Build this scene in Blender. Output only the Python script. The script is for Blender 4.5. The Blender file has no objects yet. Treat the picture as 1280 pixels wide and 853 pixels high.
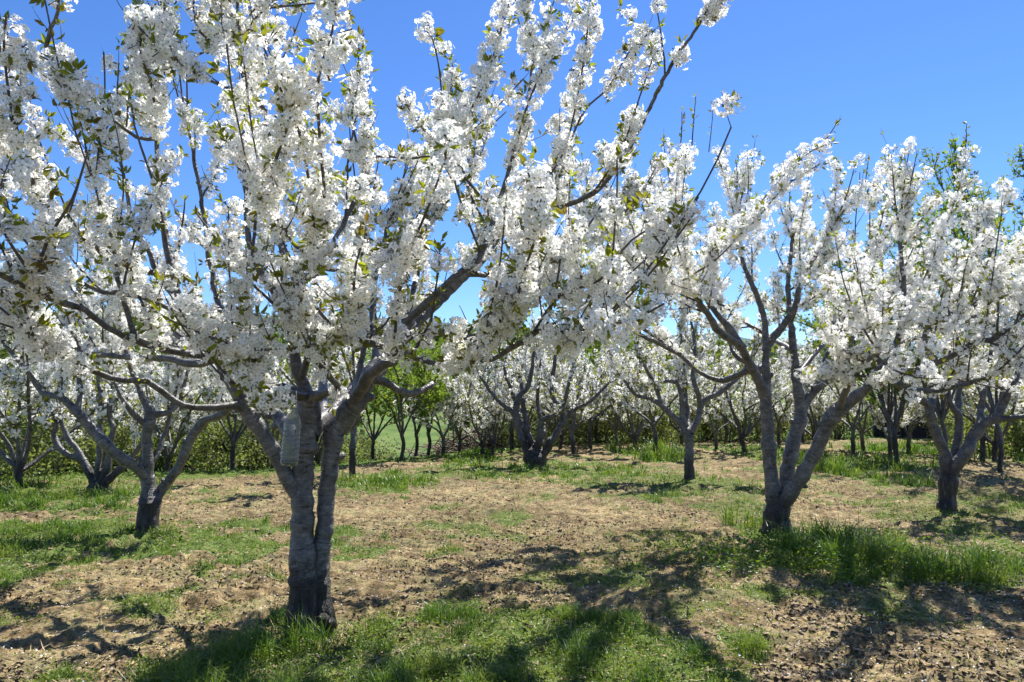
import bpy, math, random
import numpy as np
from mathutils import Vector

# ---------------------------------------------------------------- camera, light
scene = bpy.context.scene
COL = scene.collection
CAMH, F, PITCH, HOR = 1.5, 900.0, math.atan((505 - 426.5) / 900.0), 505.0
cam_d = bpy.data.cameras.new("camera")
cam_d.sensor_width = 36.0
cam_d.lens = F / 1280 * 36
cam_d.clip_start = 0.05
cam_d.clip_end = 9000
cam = bpy.data.objects.new("camera", cam_d)
cam.location = (0, 0, CAMH)
cam.rotation_euler = (math.pi / 2 + PITCH, 0, 0)
COL.objects.link(cam)
scene.camera = cam

SUN_EL, SUN_AZ = math.radians(58), math.radians(30)      # azimuth to the right of the view direction
world = bpy.data.worlds.new("World")
scene.world = world
world.use_nodes = True
wn = world.node_tree
sky = wn.nodes.new("ShaderNodeTexSky")
sky.sky_type = 'NISHITA'
sky.sun_disc = False
sky.sun_elevation = SUN_EL
sky.sun_rotation = SUN_AZ
sky.altitude = 1200
sky.air_density = 1.0
sky.dust_density = 0.15
sky.ozone_density = 6.0
hsv = wn.nodes.new("ShaderNodeHueSaturation")
hsv.inputs["Hue"].default_value = 0.508
hsv.inputs["Saturation"].default_value = 1.16
wn.links.new(sky.outputs[0], hsv.inputs["Color"])
wn.links.new(hsv.outputs[0], wn.nodes["Background"].inputs[0])
wn.nodes["Background"].inputs[1].default_value = 0.09
sd = bpy.data.lights.new("sun", 'SUN')
sd.energy = 5.0
sd.angle = math.radians(0.5)
sd.color = (1.0, 0.955, 0.88)
sun = bpy.data.objects.new("sun", sd)
sdir = Vector((math.sin(SUN_AZ) * math.cos(SUN_EL), math.cos(SUN_AZ) * math.cos(SUN_EL), math.sin(SUN_EL)))
sun.rotation_euler = sdir.to_track_quat('Z', 'Y').to_euler()
sun.location = (20, 20, 30)
COL.objects.link(sun)
scene.view_settings.view_transform = 'Standard'
scene.view_settings.look = 'None'
scene.view_settings.exposure = 1.12
scene.view_settings.gamma = 1.0
scene.render.engine = 'CYCLES'
scene.cycles.max_bounces = 8
scene.cycles.diffuse_bounces = 6
scene.cycles.transmission_bounces = 6
scene.cycles.glossy_bounces = 3
scene.cycles.transparent_max_bounces = 8
scene.cycles.caustics_reflective = False
scene.cycles.caustics_refractive = False
scene.cycles.sample_clamp_indirect = 6

# ---------------------------------------------------------------- small helpers
def at(px, py, d):
    """world point on the sight line of photograph pixel (px, py) at forward distance d"""
    u, r = (426.5 - py) / F, (px - 640) / F
    y = math.cos(PITCH) - u * math.sin(PITCH)
    z = math.sin(PITCH) + u * math.cos(PITCH)
    return np.array([r / y * d, d, CAMH + z / y * d])

def gp(px, py):
    u = (426.5 - py) / F
    d = CAMH / -math.tan(PITCH + math.atan(u))
    return ((px - 640) / F / (math.cos(PITCH) - u * math.sin(PITCH)) * d, d)

def norm(v):
    return v / (np.linalg.norm(v) + 1e-9)

def _h(ix, iy, s):
    n = (ix.astype(np.int64) * 374761393 + iy.astype(np.int64) * 668265263 + s * 982451653) & 0xffffffff
    n = ((n ^ (n >> 13)) * 1274126177) & 0xffffffff
    n = n ^ (n >> 16)
    return (n & 0xffff) / 65535.0

def vnoise(x, y, s=0):
    x = np.asarray(x, float); y = np.asarray(y, float)
    ix, iy = np.floor(x), np.floor(y)
    fx, fy = x - ix, y - iy
    fx, fy = fx * fx * (3 - 2 * fx), fy * fy * (3 - 2 * fy)
    a, b = _h(ix, iy, s), _h(ix + 1, iy, s)
    c, d = _h(ix, iy + 1, s), _h(ix + 1, iy + 1, s)
    return (a * (1 - fx) + b * fx) * (1 - fy) + (c * (1 - fx) + d * fx) * fy

def fbm(x, y, s=0, o=4):
    t, a, k = 0, 0.5, 1.0
    for i in range(o):
        t = t + a * vnoise(x * k + 17.3 * i, y * k - 9.1 * i, s + i)
        a *= 0.5; k *= 2.07
    return t

def sstep(a, b, x):
    t = np.clip((x - a) / (b - a), 0, 1)
    return t * t * (3 - 2 * t)

def crest(x):
    return np.interp(x, [-40, -12, -6, -3.5, -0.5, 2, 8, 40], [13, 13.5, 14.5, 18.0, 22, 26, 30, 34])

def height(x, y):
    """terrain without the clods"""
    x = np.asarray(x, float); y = np.asarray(y, float)
    e = y - crest(x)
    z = 0.10 * (fbm(x * 0.35 + 40, y * 0.35, 5, 3) - 0.45) * sstep(2.0, 7, np.hypot(x + 1.3, y - 4.7))
    depth = np.interp(x, [-30, -4, 4, 30], [3.2, 3.0, 1.2, 0.4])
    z = z - depth * sstep(0, 26, e)
    rise = np.interp(x, [-400, -150, -40, 0, 60, 160, 400], [34, 30, 22, 21, 15, 12, 14])
    z = z + rise * sstep(45, 230, y - np.interp(x, [-50, 60], [0, 30])) + 3 * (fbm(x * .02, y * .02, 9, 3) - .45) * sstep(50, 150, y)
    z = z - 25 * sstep(330, 800, y)
    return z

# grass patches: x, y, half widths, strength, blade height
PATCH = []
def patch(px0, px1, py0, py1, s, h):
    _, ya = gp(640, py1); _, yb = gp(640, py0)
    ym = (ya + yb) / 2
    xa, xb = (px0 - 640) / F * ym, (px1 - 640) / F * ym
    PATCH.append(((xa + xb) / 2, ym, (xb - xa) / 2 * 1.08, (yb - ya) / 2 * 1.1, s, h))
patch(400, 880, 772, 1010, .95, 0.10)
patch(120, 430, 800, 1010, 1.0, 0.15)
patch(430, 500, 775, 840, 1.0, 0.22)
patch(330, 440, 770, 850, 0.95, 0.19)
patch(850, 960, 815, 1000, 0.5, 0.11)
patch(-420, 372, 655, 722, .9, 0.11)
patch(-300, 225, 606, 642, .9, 0.17)
patch(-400, 120, 690, 745, 0.7, 0.10)
patch(965, 1160, 672, 726, .95, 0.26)
patch(1130, 1262, 688, 728, 0.6, 0.15)
patch(940, 1010, 655, 700, 0.9, 0.24)
patch(560, 770, 577, 598, 0.95, 0.14)
patch(740, 960, 592, 622, 0.6, 0.12)
patch(770, 850, 560, 576, 1.0, 0.30)
patch(1000, 1085, 577, 602, 1.0, 0.28)
patch(1090, 1300, 556, 574, 1.0, 0.25)
patch(420, 530, 590, 616, 0.9, 0.15)
patch(560, 640, 566, 580, 0.9, 0.16)
patch(1100, 1500, 612, 668, 0.5, 0.09)
patch(1100, 1200, 640, 662, 0.55, 0.08)
patch(880, 960, 625, 650, 0.55, 0.09)
patch(540, 660, 640, 664, 0.4, 0.08)
patch(660, 830, 700, 760, 0.32, 0.09)
patch(780, 940, 665, 705, 0.45, 0.12)
patch(790, 920, 722, 790, 0.35, 0.10)
patch(400, 470, 660, 700, 0.3, 0.07)
patch(900, 1000, 555, 580, 0.8, 0.15)
patch(1030, 1130, 572, 590, 0.9, 0.22)

def veg(x, y):
    """0..1 cover of weeds and grass, and the height of it"""
    x = np.asarray(x, float); y = np.asarray(y, float)
    n = fbm(x * 1.9, y * 1.9, 21, 4)
    n2 = fbm(x * 0.7, y * 0.7, 33, 3)
    n3 = vnoise(x * 5, y * 5, 37)
    m = np.zeros_like(x); hh = np.full_like(x, 0.06)
    for cx, cy, rx, ry, s, h in PATCH:
        q = ((x - cx) / rx) ** 2 + ((y - cy) / ry) ** 2
        v = s * sstep(1.35, 0.4, q + (n - 0.47) * 4.6 + (n3 - .5) * 1.2)
        hh = np.where(v > m, h, hh)
        m = np.maximum(m, v)
    sp = 0.6 * sstep(0.42, 0.62, n * 0.6 + n2 * 0.4)
    m = np.maximum(m, sp)
    e = y - crest(x)
    m = np.maximum(m, sstep(-1.0, 1.5, e))
    return m, hh

# ---------------------------------------------------------------- mesh from arrays
def mesh_np(name, V, faces, mats, matidx=None, uv=None, smooth=False, attr=None):
    """faces: (n, k) array, or list of such arrays"""
    if not isinstance(faces, list): faces = [faces]
    me = bpy.data.meshes.new(name)
    V = np.ascontiguousarray(V, dtype=np.float32)
    me.vertices.add(len(V)); me.vertices.foreach_set("co", V.ravel())
    loops = np.concatenate([f.ravel() for f in faces]).astype(np.int32)
    sizes = np.concatenate([np.full(len(f), f.shape[1], np.int32) for f in faces])
    starts = np.concatenate([[0], np.cumsum(sizes)[:-1]]).astype(np.int32)
    me.loops.add(len(loops)); me.loops.foreach_set("vertex_index", loops)
    me.polygons.add(len(sizes)); me.polygons.foreach_set("loop_start", starts)
    if matidx is not None: me.polygons.foreach_set("material_index", np.asarray(matidx, np.int32))
    me.polygons.foreach_set("use_smooth", np.full(len(sizes), smooth))
    for m in (mats if isinstance(mats, (list, tuple)) else [mats]): me.materials.append(m)
    me.update(calc_edges=True)
    if uv is not None:
        l = me.uv_layers.new(name="UVMap")
        l.data.foreach_set("uv", np.asarray(uv, np.float32)[loops].ravel())
    if attr is not None:
        for k, a in attr.items():
            at_ = me.attributes.new(k, 'FLOAT', 'POINT')
            at_.data.foreach_set("value", np.asarray(a, np.float32).ravel())
    return me

def obj(name, me, parent=None, label=None, cat=None, group=None, kind=None):
    o = bpy.data.objects.new(name, me); COL.objects.link(o)
    if parent is not None: o.parent = parent
    for k, v in (("label", label), ("category", cat), ("group", group), ("kind", kind)):
        if v: o[k] = v
    return o

def empty(name, loc, label, cat, group=None):
    o = obj(name, None, None, label, cat, group)
    o.location = loc; o.empty_display_size = 0.3
    return o

# ---------------------------------------------------------------- materials
def new_mat(name):
    m = bpy.data.materials.new(name); m.use_nodes = True
    m.node_tree.nodes.clear()
    return m, m.node_tree
def N(nt, t, **kw):
    n = nt.nodes.new(t)
    for k, v in kw.items():
        if k.startswith("i_"):
            n.inputs[k[2:].replace("_", " ")].default_value = v
        else: setattr(n, k, v)
    return n
def ramp(nt, stops, fac=None):
    r = N(nt, "ShaderNodeValToRGB")
    el = r.color_ramp.elements
    while len(el) < len(stops): el.new(0.5)
    for e, (p, c) in zip(el, stops): e.position = p; e.color = (*c, 1) if len(c) == 3 else c
    if fac is not None: nt.links.new(fac, r.inputs[0])
    return r
def mixc(nt, f, a, b, mode='MIX'):
    m = N(nt, "ShaderNodeMix", data_type='RGBA', blend_type=mode)
    for s, v in ((m.inputs[0], f), (m.inputs[6], a), (m.inputs[7], b)):
        if isinstance(v, (int, float)): s.default_value = v
        elif isinstance(v, tuple): s.default_value = (*v, 1)
        else: nt.links.new(v, s)
    return m.outputs[2]
def out(nt, sh):
    o = N(nt, "ShaderNodeOutputMaterial"); nt.links.new(sh, o.inputs[0]); return o

def bark_mat(name, base_h=0.5, dark=1.0):
    m, nt = new_mat(name)
    L = nt.links.new
    uv = N(nt, "ShaderNodeUVMap")
    mp = N(nt, "ShaderNodeMapping"); mp.inputs["Scale"].default_value = (5, 34, 1); L(uv.outputs[0], mp.inputs[0])
    band = N(nt, "ShaderNodeTexNoise", i_Scale=1.0, i_Detail=5.0, i_Roughness=0.6); L(mp.outputs[0], band.inputs[0])
    tc = N(nt, "ShaderNodeTexCoord")
    big = N(nt, "ShaderNodeTexNoise", i_Scale=9.0, i_Detail=9.0, i_Roughness=0.74); L(tc.outputs["Object"], big.inputs[0])
    fine = N(nt, "ShaderNodeTexNoise", i_Scale=90.0, i_Detail=4.0); L(tc.outputs["Object"], fine.inputs[0])
    c1 = ramp(nt, [(0.32, (0.034 * dark, 0.031 * dark, 0.030 * dark)), (0.47, (0.10 * dark, 0.095 * dark, 0.093 * dark)), (0.60, (0.16 * dark, 0.153 * dark, 0.15 * dark)), (0.75, (0.30 * dark, 0.285 * dark, 0.275 * dark))], big.outputs[0])
    c2 = ramp(nt, [(0.37, (0.30, 0.28, 0.26)), (0.415, (1, 1, 1)), (0.56, (1.0, 1.0, 1.0)), (0.61, (1.75, 1.7, 1.65)), (0.66, (1.0, 1.0, 1.0))], band.outputs[0])
    col = mixc(nt, 1.0, c1.outputs[0], c2.outputs[0], 'MULTIPLY')
    c3 = ramp(nt, [(0.35, (.8, .79, .78)), (0.5, (1, 1, 1)), (0.68, (1.25, 1.24, 1.2))], fine.outputs[0])
    col = mixc(nt, 1.0, col, c3.outputs[0], 'MULTIPLY')
    # sparse dark knots and scars
    vo = N(nt, "ShaderNodeTexVoronoi", i_Scale=5.5); L(tc.outputs["Object"], vo.inputs[0])
    kn = ramp(nt, [(0.06, (1, 1, 1)), (0.16, (0, 0, 0))], vo.outputs["Distance"])
    col = mixc(nt, kn.outputs[0], col, (0.02, 0.017, 0.015))
    # old cracked bark near the ground
    sep = N(nt, "ShaderNodeSeparateXYZ"); L(tc.outputs["Object"], sep.inputs[0])
    ad = N(nt, "ShaderNodeMath", operation='MULTIPLY_ADD'); L(big.outputs[0], ad.inputs[0]); ad.inputs[1].default_value = -1.0; L(sep.outputs[2], ad.inputs[2])
    ad2 = N(nt, "ShaderNodeMath", operation='ADD'); L(ad.outputs[0], ad2.inputs[0]); ad2.inputs[1].default_value = 0.5
    bz = ramp(nt, [(base_h - 0.22, (1, 1, 1)), (base_h, (0, 0, 0))], ad2.outputs[0])
    mp2 = N(nt, "ShaderNodeMapping"); mp2.inputs["Scale"].default_value = (26, 26, 4); L(tc.outputs["Object"], mp2.inputs[0])
    crk = N(nt, "ShaderNodeTexNoise", i_Scale=1.0, i_Detail=6.0, i_Roughness=0.7); L(mp2.outputs[0], crk.inputs[0])
    cb = ramp(nt, [(0.42, (0.012, 0.010, 0.009)), (0.56, (0.05, 0.042, 0.038)), (0.72, (0.20, 0.17, 0.15))], crk.outputs[0])
    col = mixc(nt, bz.outputs[0], col, cb.outputs[0])
    p = N(nt, "ShaderNodeBsdfPrincipled"); L(col, p.inputs["Base Color"])
    p.inputs["Roughness"].default_value = 0.40
    p.inputs["Specular IOR Level"].default_value = 0.45
    hm = N(nt, "ShaderNodeMath", operation='MULTIPLY_ADD'); L(fine.outputs[0], hm.inputs[0]); hm.inputs[1].default_value = 0.10; L(band.outputs[0], hm.inputs[2])
    hm2 = N(nt, "ShaderNodeMix"); L(bz.outputs[0], hm2.inputs[0]); L(hm.outputs[0], hm2.inputs[2])
    cm = N(nt, "ShaderNodeMath", operation='MULTIPLY'); L(crk.outputs[0], cm.inputs[0]); cm.inputs[1].default_value = 4.0
    L(cm.outputs[0], hm2.inputs[3])
    bp = N(nt, "ShaderNodeBump"); bp.inputs["Strength"].default_value = 1.0; bp.inputs["Distance"].default_value = 0.016
    L(hm2.outputs[0], bp.inputs["Height"]); L(bp.outputs[0], p.inputs["Normal"])
    out(nt, p.outputs[0]); return m

def leaf_mat(name, cols, trans=0.45, scale=14.0, rough=0.5):
    m, nt = new_mat(name); L = nt.links.new
    tc = N(nt, "ShaderNodeTexCoord")
    n = N(nt, "ShaderNodeTexNoise", i_Scale=scale, i_Detail=3.0, i_Roughness=0.7); L(tc.outputs["Object"], n.inputs[0])
    k = len(cols)
    r = ramp(nt, [(0.34 + 0.32 * i / max(1, k - 1), c) for i, c in enumerate(cols)], n.outputs[0])
    p = N(nt, "ShaderNodeBsdfPrincipled"); L(r.outputs[0], p.inputs["Base Color"])
    p.inputs["Roughness"].default_value = rough; p.inputs["Specular IOR Level"].default_value = 0.35
    t = N(nt, "ShaderNodeBsdfTranslucent")
    tcx = mixc(nt, 1.0, r.outputs[0], (1.5, 1.5, 0.75), 'MULTIPLY'); L(tcx, t.inputs[0])
    mx = N(nt, "ShaderNodeMixShader"); mx.inputs[0].default_value = trans
    L(p.outputs[0], mx.inputs[1]); L(t.outputs[0], mx.inputs[2])
    out(nt, mx.outputs[0]); return m

def petal_mat():
    m, nt = new_mat("white_petal"); L = nt.links.new
    tc = N(nt, "ShaderNodeTexCoord")
    n = N(nt, "ShaderNodeTexNoise", i_Scale=9.0, i_Detail=3.0); L(tc.outputs["Object"], n.inputs[0])
    r = ramp(nt, [(0.35, (0.89, 0.90, 0.85)), (0.5, (0.93, 0.925, 0.90)), (0.7, (0.92, 0.90, 0.88))], n.outputs[0])
    d = N(nt, "ShaderNodeBsdfDiffuse"); t = N(nt, "ShaderNodeBsdfTranslucent")
    L(r.outputs[0], d.inputs[0]); L(r.outputs[0], t.inputs[0])
    mx = N(nt, "ShaderNodeMixShader"); mx.inputs[0].default_value = 0.45
    L(d.outputs[0], mx.inputs[1]); L(t.outputs[0], mx.inputs[2])
    out(nt, mx.outputs[0]); return m

def plain(name, c, rough=0.8):
    m, nt = new_mat(name)
    p = N(nt, "ShaderNodeBsdfPrincipled"); p.inputs["Base Color"].default_value = (*c, 1); p.inputs["Roughness"].default_value = rough
    tc = N(nt, "ShaderNodeTexCoord"); n = N(nt, "ShaderNodeTexNoise", i_Scale=30.0, i_Detail=4.0)
    nt.links.new(tc.outputs["Object"], n.inputs[0])
    r = ramp(nt, [(0.3, tuple(v * 0.6 for v in c)), (0.7, tuple(min(1, v * 1.35) for v in c))], n.outputs[0])
    nt.links.new(r.outputs[0], p.inputs["Base Color"])
    out(nt, p.outputs[0]); return m

BARK = bark_mat("grey_cherry_bark", 0.5, 0.8)
BARK_D = bark_mat("dark_cherry_bark", 0.7, 0.6)
TWIG = plain("dark_twig_bark", (0.075, 0.062, 0.058), 0.7)
PETAL = petal_mat()
STAMEN = plain("yellow_green_stamen", (0.34, 0.33, 0.10))
CALYX = plain("red_green_calyx", (0.085, 0.075, 0.03))
LEAF = leaf_mat("young_cherry_leaf", [(0.13, 0.085, 0.018), (0.14, 0.14, 0.018), (0.19, 0.22, 0.022), (0.27, 0.30, 0.035)], 0.5, 8.0)
LEAF_G = leaf_mat("spring_green_leaf", [(0.08, 0.14, 0.025), (0.14, 0.21, 0.035), (0.21, 0.27, 0.06)], 0.6, 3.0)
LEAF_S = leaf_mat("shrub_leaf", [(0.07, 0.085, 0.045), (0.115, 0.135, 0.065), (0.18, 0.19, 0.10)], 0.5, 1.5)
LEAF_O = leaf_mat("olive_shrub_leaf", [(0.085, 0.115, 0.05), (0.14, 0.175, 0.065), (0.21, 0.24, 0.11)], 0.5, 1.2)
LEAF_W = leaf_mat("woodland_leaf", [(0.05, 0.08, 0.03), (0.085, 0.12, 0.035), (0.15, 0.165, 0.06)], 0.4, 0.12)
GRASS = leaf_mat("grass_blade", [(0.035, 0.085, 0.012), (0.085, 0.155, 0.02), (0.19, 0.235, 0.04)], 0.42, 1.6, 0.42)
WEED = leaf_mat("weed_leaf", [(0.07, 0.12, 0.018), (0.13, 0.185, 0.028), (0.22, 0.25, 0.05)], 0.4, 3.5, 0.5)
STRAW = plain("dry_stalk", (0.38, 0.29, 0.16))

def ground_mat():
    m, nt = new_mat("orchard_soil"); L = nt.links.new
    tc = N(nt, "ShaderNodeTexCoord")
    def noise(s, d=5.0, r=0.6):
        n = N(nt, "ShaderNodeTexNoise", i_Scale=s, i_Detail=d, i_Roughness=r); L(tc.outputs["Object"], n.inputs[0]); return n.outputs[0]
    a, b, c = noise(0.55), noise(6.0, 6.0, 0.7), noise(45.0, 4.0)
    s1 = ramp(nt, [(0.32, (0.08, 0.058, 0.031)), (0.48, (0.215, 0.158, 0.084)), (0.64, (0.40, 0.315, 0.18))], b)
    s2 = ramp(nt, [(0.38, (0.62, 0.58, 0.53)), (0.62, (1.12, 1.1, 1.04))], a)
    s3 = ramp(nt, [(0.33, (0.58, 0.56, 0.54)), (0.52, (1, 1, 1)), (0.7, (1.25, 1.25, 1.2))], c)
    col = mixc(nt, 1.0, s1.outputs[0], s2.outputs[0], 'MULTIPLY')
    col = mixc(nt, 1.0, col, s3.outputs[0], 'MULTIPLY')
    g = ramp(nt, [(0.36, (0.045, 0.08, 0.015)), (0.52, (0.085, 0.125, 0.025)), (0.68, (0.17, 0.17, 0.06))], noise(11.0, 5.0, 0.7))
    at_ = N(nt, "ShaderNodeAttribute", attribute_name="veg")
    sub = N(nt, "ShaderNodeMath", operation='MULTIPLY_ADD'); L(c, sub.inputs[0]); sub.inputs[1].default_value = 0.9; 
    ad = N(nt, "ShaderNodeMath", operation='SUBTRACT'); L(at_.outputs["Fac"], ad.inputs[0]); ad.inputs[1].default_value = 0.45; L(ad.outputs[0], sub.inputs[2])
    vf = ramp(nt, [(0.42, (0, 0, 0)), (0.62, (1, 1, 1))], sub.outputs[0])
    # dull green film of seedlings farther off where single leaves are too small
    thin = ramp(nt, [(0.47, (0, 0, 0)), (0.62, (0.62, 0.62, 0.62))], noise(2.2, 5.0, 0.7))
    col = mixc(nt, thin.outputs[0], col, (0.19, 0.185, 0.085))
    lit = ramp(nt, [(0.50, (0, 0, 0)), (0.60, (.8, .8, .8))], noise(17.0, 6.0, 0.75))
    col = mixc(nt, lit.outputs[0], col, (0.085, 0.068, 0.045))
    col = mixc(nt, vf.outputs[0], col, g.outputs[0])
    md = N(nt, "ShaderNodeAttribute", attribute_name="meadow")
    mg = ramp(nt, [(0.35, (0.045, 0.085, 0.02)), (0.52, (0.085, 0.135, 0.03)), (0.7, (0.13, 0.165, 0.05))], noise(0.25, 6.0, 0.6))
    col = mixc(nt, md.outputs["Fac"], col, mg.outputs[0])
    p = N(nt, "ShaderNodeBsdfPrincipled"); L(col, p.inputs["Base Color"]); p.inputs["Roughness"].default_value = 0.95
    p.inputs["Specular IOR Level"].default_value = 0.15
    hs = N(nt, "ShaderNodeMath", operation='MULTIPLY_ADD'); L(b, hs.inputs[0]); hs.inputs[1].default_value = 3.0; L(c, hs.inputs[2])
    bp = N(nt, "ShaderNodeBump"); bp.inputs["Strength"].default_value = 0.9; bp.inputs["Distance"].default_value = 0.012
    L(hs.outputs[0], bp.inputs["Height"]); L(bp.outputs[0], p.inputs["Normal"])
    out(nt, p.outputs[0]); return m

# ---------------------------------------------------------------- the ground
def clods(x, y):
    a = fbm(x * 2.6, y * 3.4, 50, 3) - 0.45
    b = fbm(x * 11, y * 13, 60, 3) - 0.45
    rid = 1 - np.abs(2 * vnoise(x * 6, y * 7.5, 71) - 1)
    amp = 0.6 + 0.9 * sstep(0.4, 0.65, fbm(x * .5, y * .5, 81, 2))
    near = sstep(0.0, 1.2, np.hypot(x, y))
    return (0.12 * a + 0.12 * b * amp + 0.07 * (rid - 0.6) * amp) * near * sstep(60, 25, y)

def full_h(x, y): return height(x, y) + clods(x, y)

NC, NR = 820, 900
yy = np.concatenate([np.linspace(-9, 2.2, 60, endpoint=False), 2.2 * (2600 / 2.2) ** (np.linspace(0, 1, NR) ** 1.0)])
# put more rows on the orchard floor than on the far land
t = np.linspace(0, 1, NR)
yy = np.concatenate([np.linspace(-9, 2.2, 60, endpoint=False), 2.2 * np.exp(t[:720] / t[719] * math.log(34 / 2.2)),
                     34 * np.exp(np.linspace(0, 1, NR - 719)[1:] * math.log(4000 / 34))])
tx = np.linspace(-1, 1, NC)
YY, TX = np.meshgrid(yy, tx, indexing='ij')
XX = TX * (6 + 1.0 * np.maximum(YY, 0))
ZZ = full_h(XX, YY)
nr = len(yy)
idx = np.arange(nr * NC).reshape(nr, NC)
Fq = np.stack([idx[:-1, :-1], idx[:-1, 1:], idx[1:, 1:], idx[1:, :-1]], -1).reshape(-1, 4)
VG, _ = veg(XX.ravel(), YY.ravel())
MD = sstep(0.5, 4, YY.ravel() - crest(XX.ravel()))
gme = mesh_np("ground", np.stack([XX.ravel(), YY.ravel(), ZZ.ravel()], 1), Fq, ground_mat(), smooth=True, attr={"veg": VG, "meadow": MD})
obj("ground", gme, kind="structure")

# far ridge of hills
def ridge(name, y0, prof, mat, thick, seed):
    xs = np.linspace(-1.1 * y0, 1.1 * y0, 260)
    top = np.interp(xs / y0, [p[0] for p in prof], [p[1] for p in prof]) * y0
    top = top + (fbm(xs / y0 * 14, xs * 0, seed, 5) - 0.47) * 0.022 * y0
    rows = []
    for k, (f, g_) in enumerate([(-1, -0.02), (-0.75, .25), (-0.5, .55), (-0.25, .82), (0, 1.0), (0.5, .7), (1.2, -0.02)]):
        rows.append(np.stack([xs, np.full_like(xs, y0 + f * thick) + (fbm(xs * 30 / y0, xs * 0 + k, seed + 3, 3) - .45) * thick * .3, np.maximum(top, 0.01) * g_ - 30 * (1 - g_)], 1))
    V = np.concatenate(rows); n = len(xs)
    id_ = np.arange(len(V)).reshape(-1, n)
    Fa = np.stack([id_[:-1, :-1], id_[:-1, 1:], id_[1:, 1:], id_[1:, :-1]], -1).reshape(-1, 4)
    return obj(name, mesh_np(name, V, Fa, mat, smooth=True), kind="structure")
m, nt = new_mat("hazy_forested_mountain")
tc = N(nt, "ShaderNodeTexCoord"); n_ = N(nt, "ShaderNodeTexNoise", i_Scale=0.02, i_Detail=8.0); nt.links.new(tc.outputs["Object"], n_.inputs[0])
r_ = ramp(nt, [(0.35, (0.025, 0.05, 0.06)), (0.65, (0.05, 0.085, 0.09))], n_.outputs[0])  # forest green pushed towards blue: distance haze is put into the colour
p_ = N(nt, "ShaderNodeBsdfPrincipled"); p_.inputs["Roughness"].default_value = 1; nt.links.new(r_.outputs[0], p_.inputs["Base Color"])
out(nt, p_.outputs[0])
ridge("mountains", 2600, [(-1.1, .10), (-.5, .125), (-.25, .122), (0, .105), (.3, .09), (1.1, .08)], m, 600, 7)

# ---------------------------------------------------------------- tubes
class Tubes:
    def __init__(s): s.V = []; s.F = []; s.U = []; s.n = 0
    def add(s, P, R, k=8, bump=0.0, rng=None, cap=True):
        P = np.asarray(P, float); R = np.asarray(R, float); n = len(P)
        T = np.gradient(P, axis=0); T /= np.linalg.norm(T, axis=1)[:, None] + 1e-9
        a = np.array([0.3, 0.9, 0.1]) if abs(T[0][2]) > 0.8 else np.array([0, 0, 1.0])
        u = norm(np.cross(T[0], a)); Us = []
        for i in range(n):
            u = norm(u - T[i] * np.dot(u, T[i])); Us.append(u)
        Us = np.array(Us); W = np.cross(T, Us)
        ang = np.linspace(0, 2 * np.pi, k + 1)
        c, sn = np.cos(ang), np.sin(ang)
        rr = R[:, None] * np.ones(k + 1)[None]
        L = np.concatenate([[0], np.cumsum(np.linalg.norm(np.diff(P, axis=0), axis=1))])
        if bump > 0:
            ph = rng.uniform(0, 6.28, 6)
            d = (np.sin(ang[None] * 2 + ph[0] + L[:, None] * 3) * .45 + np.sin(ang[None] * 3 + ph[1] - L[:, None] * 7) * .35
                 + np.sin(L[:, None] * 19 + ph[2] + ang[None]) * .3 + np.sin(L[:, None] * 41 + ph[3] - 2 * ang[None]) * .18)
            rr = rr * (1 + bump * d)
            if k >= 20:
                rid = np.abs(np.sin(ang[None] * 5 + ph[4] + 1.5 * np.sin(L[:, None] * 5))) + .6 * np.abs(np.sin(ang[None] * 11 + ph[5] + np.sin(L[:, None] * 9)))
                rr = rr * (1 + .11 * (rid - .7) * np.exp(-(L[:, None] / .42) ** 2)) 
                rr = rr * (1 + .018 * np.sin(L[:, None] * 62 + 2 * np.sin(L[:, None] * 9) + np.sin(ang[None])))
        V = P[:, None] + rr[..., None] * (c[None, :, None] * Us[:, None] + sn[None, :, None] * W[:, None])
        U = np.stack([np.broadcast_to(ang[None] / 6.283 * 2 * np.pi * max(R[0], .004), (n, k + 1)), np.broadcast_to(L[:, None], (n, k + 1))], -1)
        ix = np.arange(n * (k + 1)).reshape(n, k + 1) + s.n
        Fa = np.stack([ix[:-1, :-1], ix[:-1, 1:], ix[1:, 1:], ix[1:, :-1]], -1).reshape(-1, 4)
        s.V.append(V.reshape(-1, 3)); s.U.append(U.reshape(-1, 2)); s.F.append(Fa); s.n += n * (k + 1)
        if cap:   # close the tip to a blunt point
            tip = P[-1] + T[-1] * R[-1] * 0.6
            s.V.append(tip[None]); s.U.append(np.array([[0, L[-1]]]))
            e = ix[-1]; tI = np.full(k, s.n)
            s.F.append(np.stack([e[:-1], e[1:], tI, tI], -1)[:, :]); s.n += 1
    def mesh(s, name, mat, off=None):
        V = np.concatenate(s.V); 
        if off is not None: V = V - off
        Fa = np.concatenate(s.F); tri = Fa[:, 2] == Fa[:, 3]
        fs = [Fa[~tri]] + ([Fa[tri][:, :3]] if tri.any() else [])
        return mesh_np(name, V, fs, mat, uv=np.concatenate(s.U), smooth=True)

def catmull(P, R, step=0.06):
    P = np.asarray(P, float); R = np.asarray(R, float)
    n = len(P)
    Q = np.vstack([2 * P[0] - P[1], P, 2 * P[-1] - P[-2]])
    o, r = [], []
    for i in range(n - 1):
        p0, p1, p2, p3 = Q[i:i + 4]
        m = max(2, int(np.linalg.norm(p2 - p1) / step))
        for j in range(m):
            t = j / m
            o.append(0.5 * (2 * p1 + (p2 - p0) * t + (2 * p0 - 5 * p1 + 4 * p2 - p3) * t * t + (3 * p1 - p0 - 3 * p2 + p3) * t ** 3))
            r.append(R[i] * (1 - t) + R[i + 1] * t)
    o.append(P[-1]); r.append(R[-1])
    return np.array(o), np.array(r)

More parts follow.
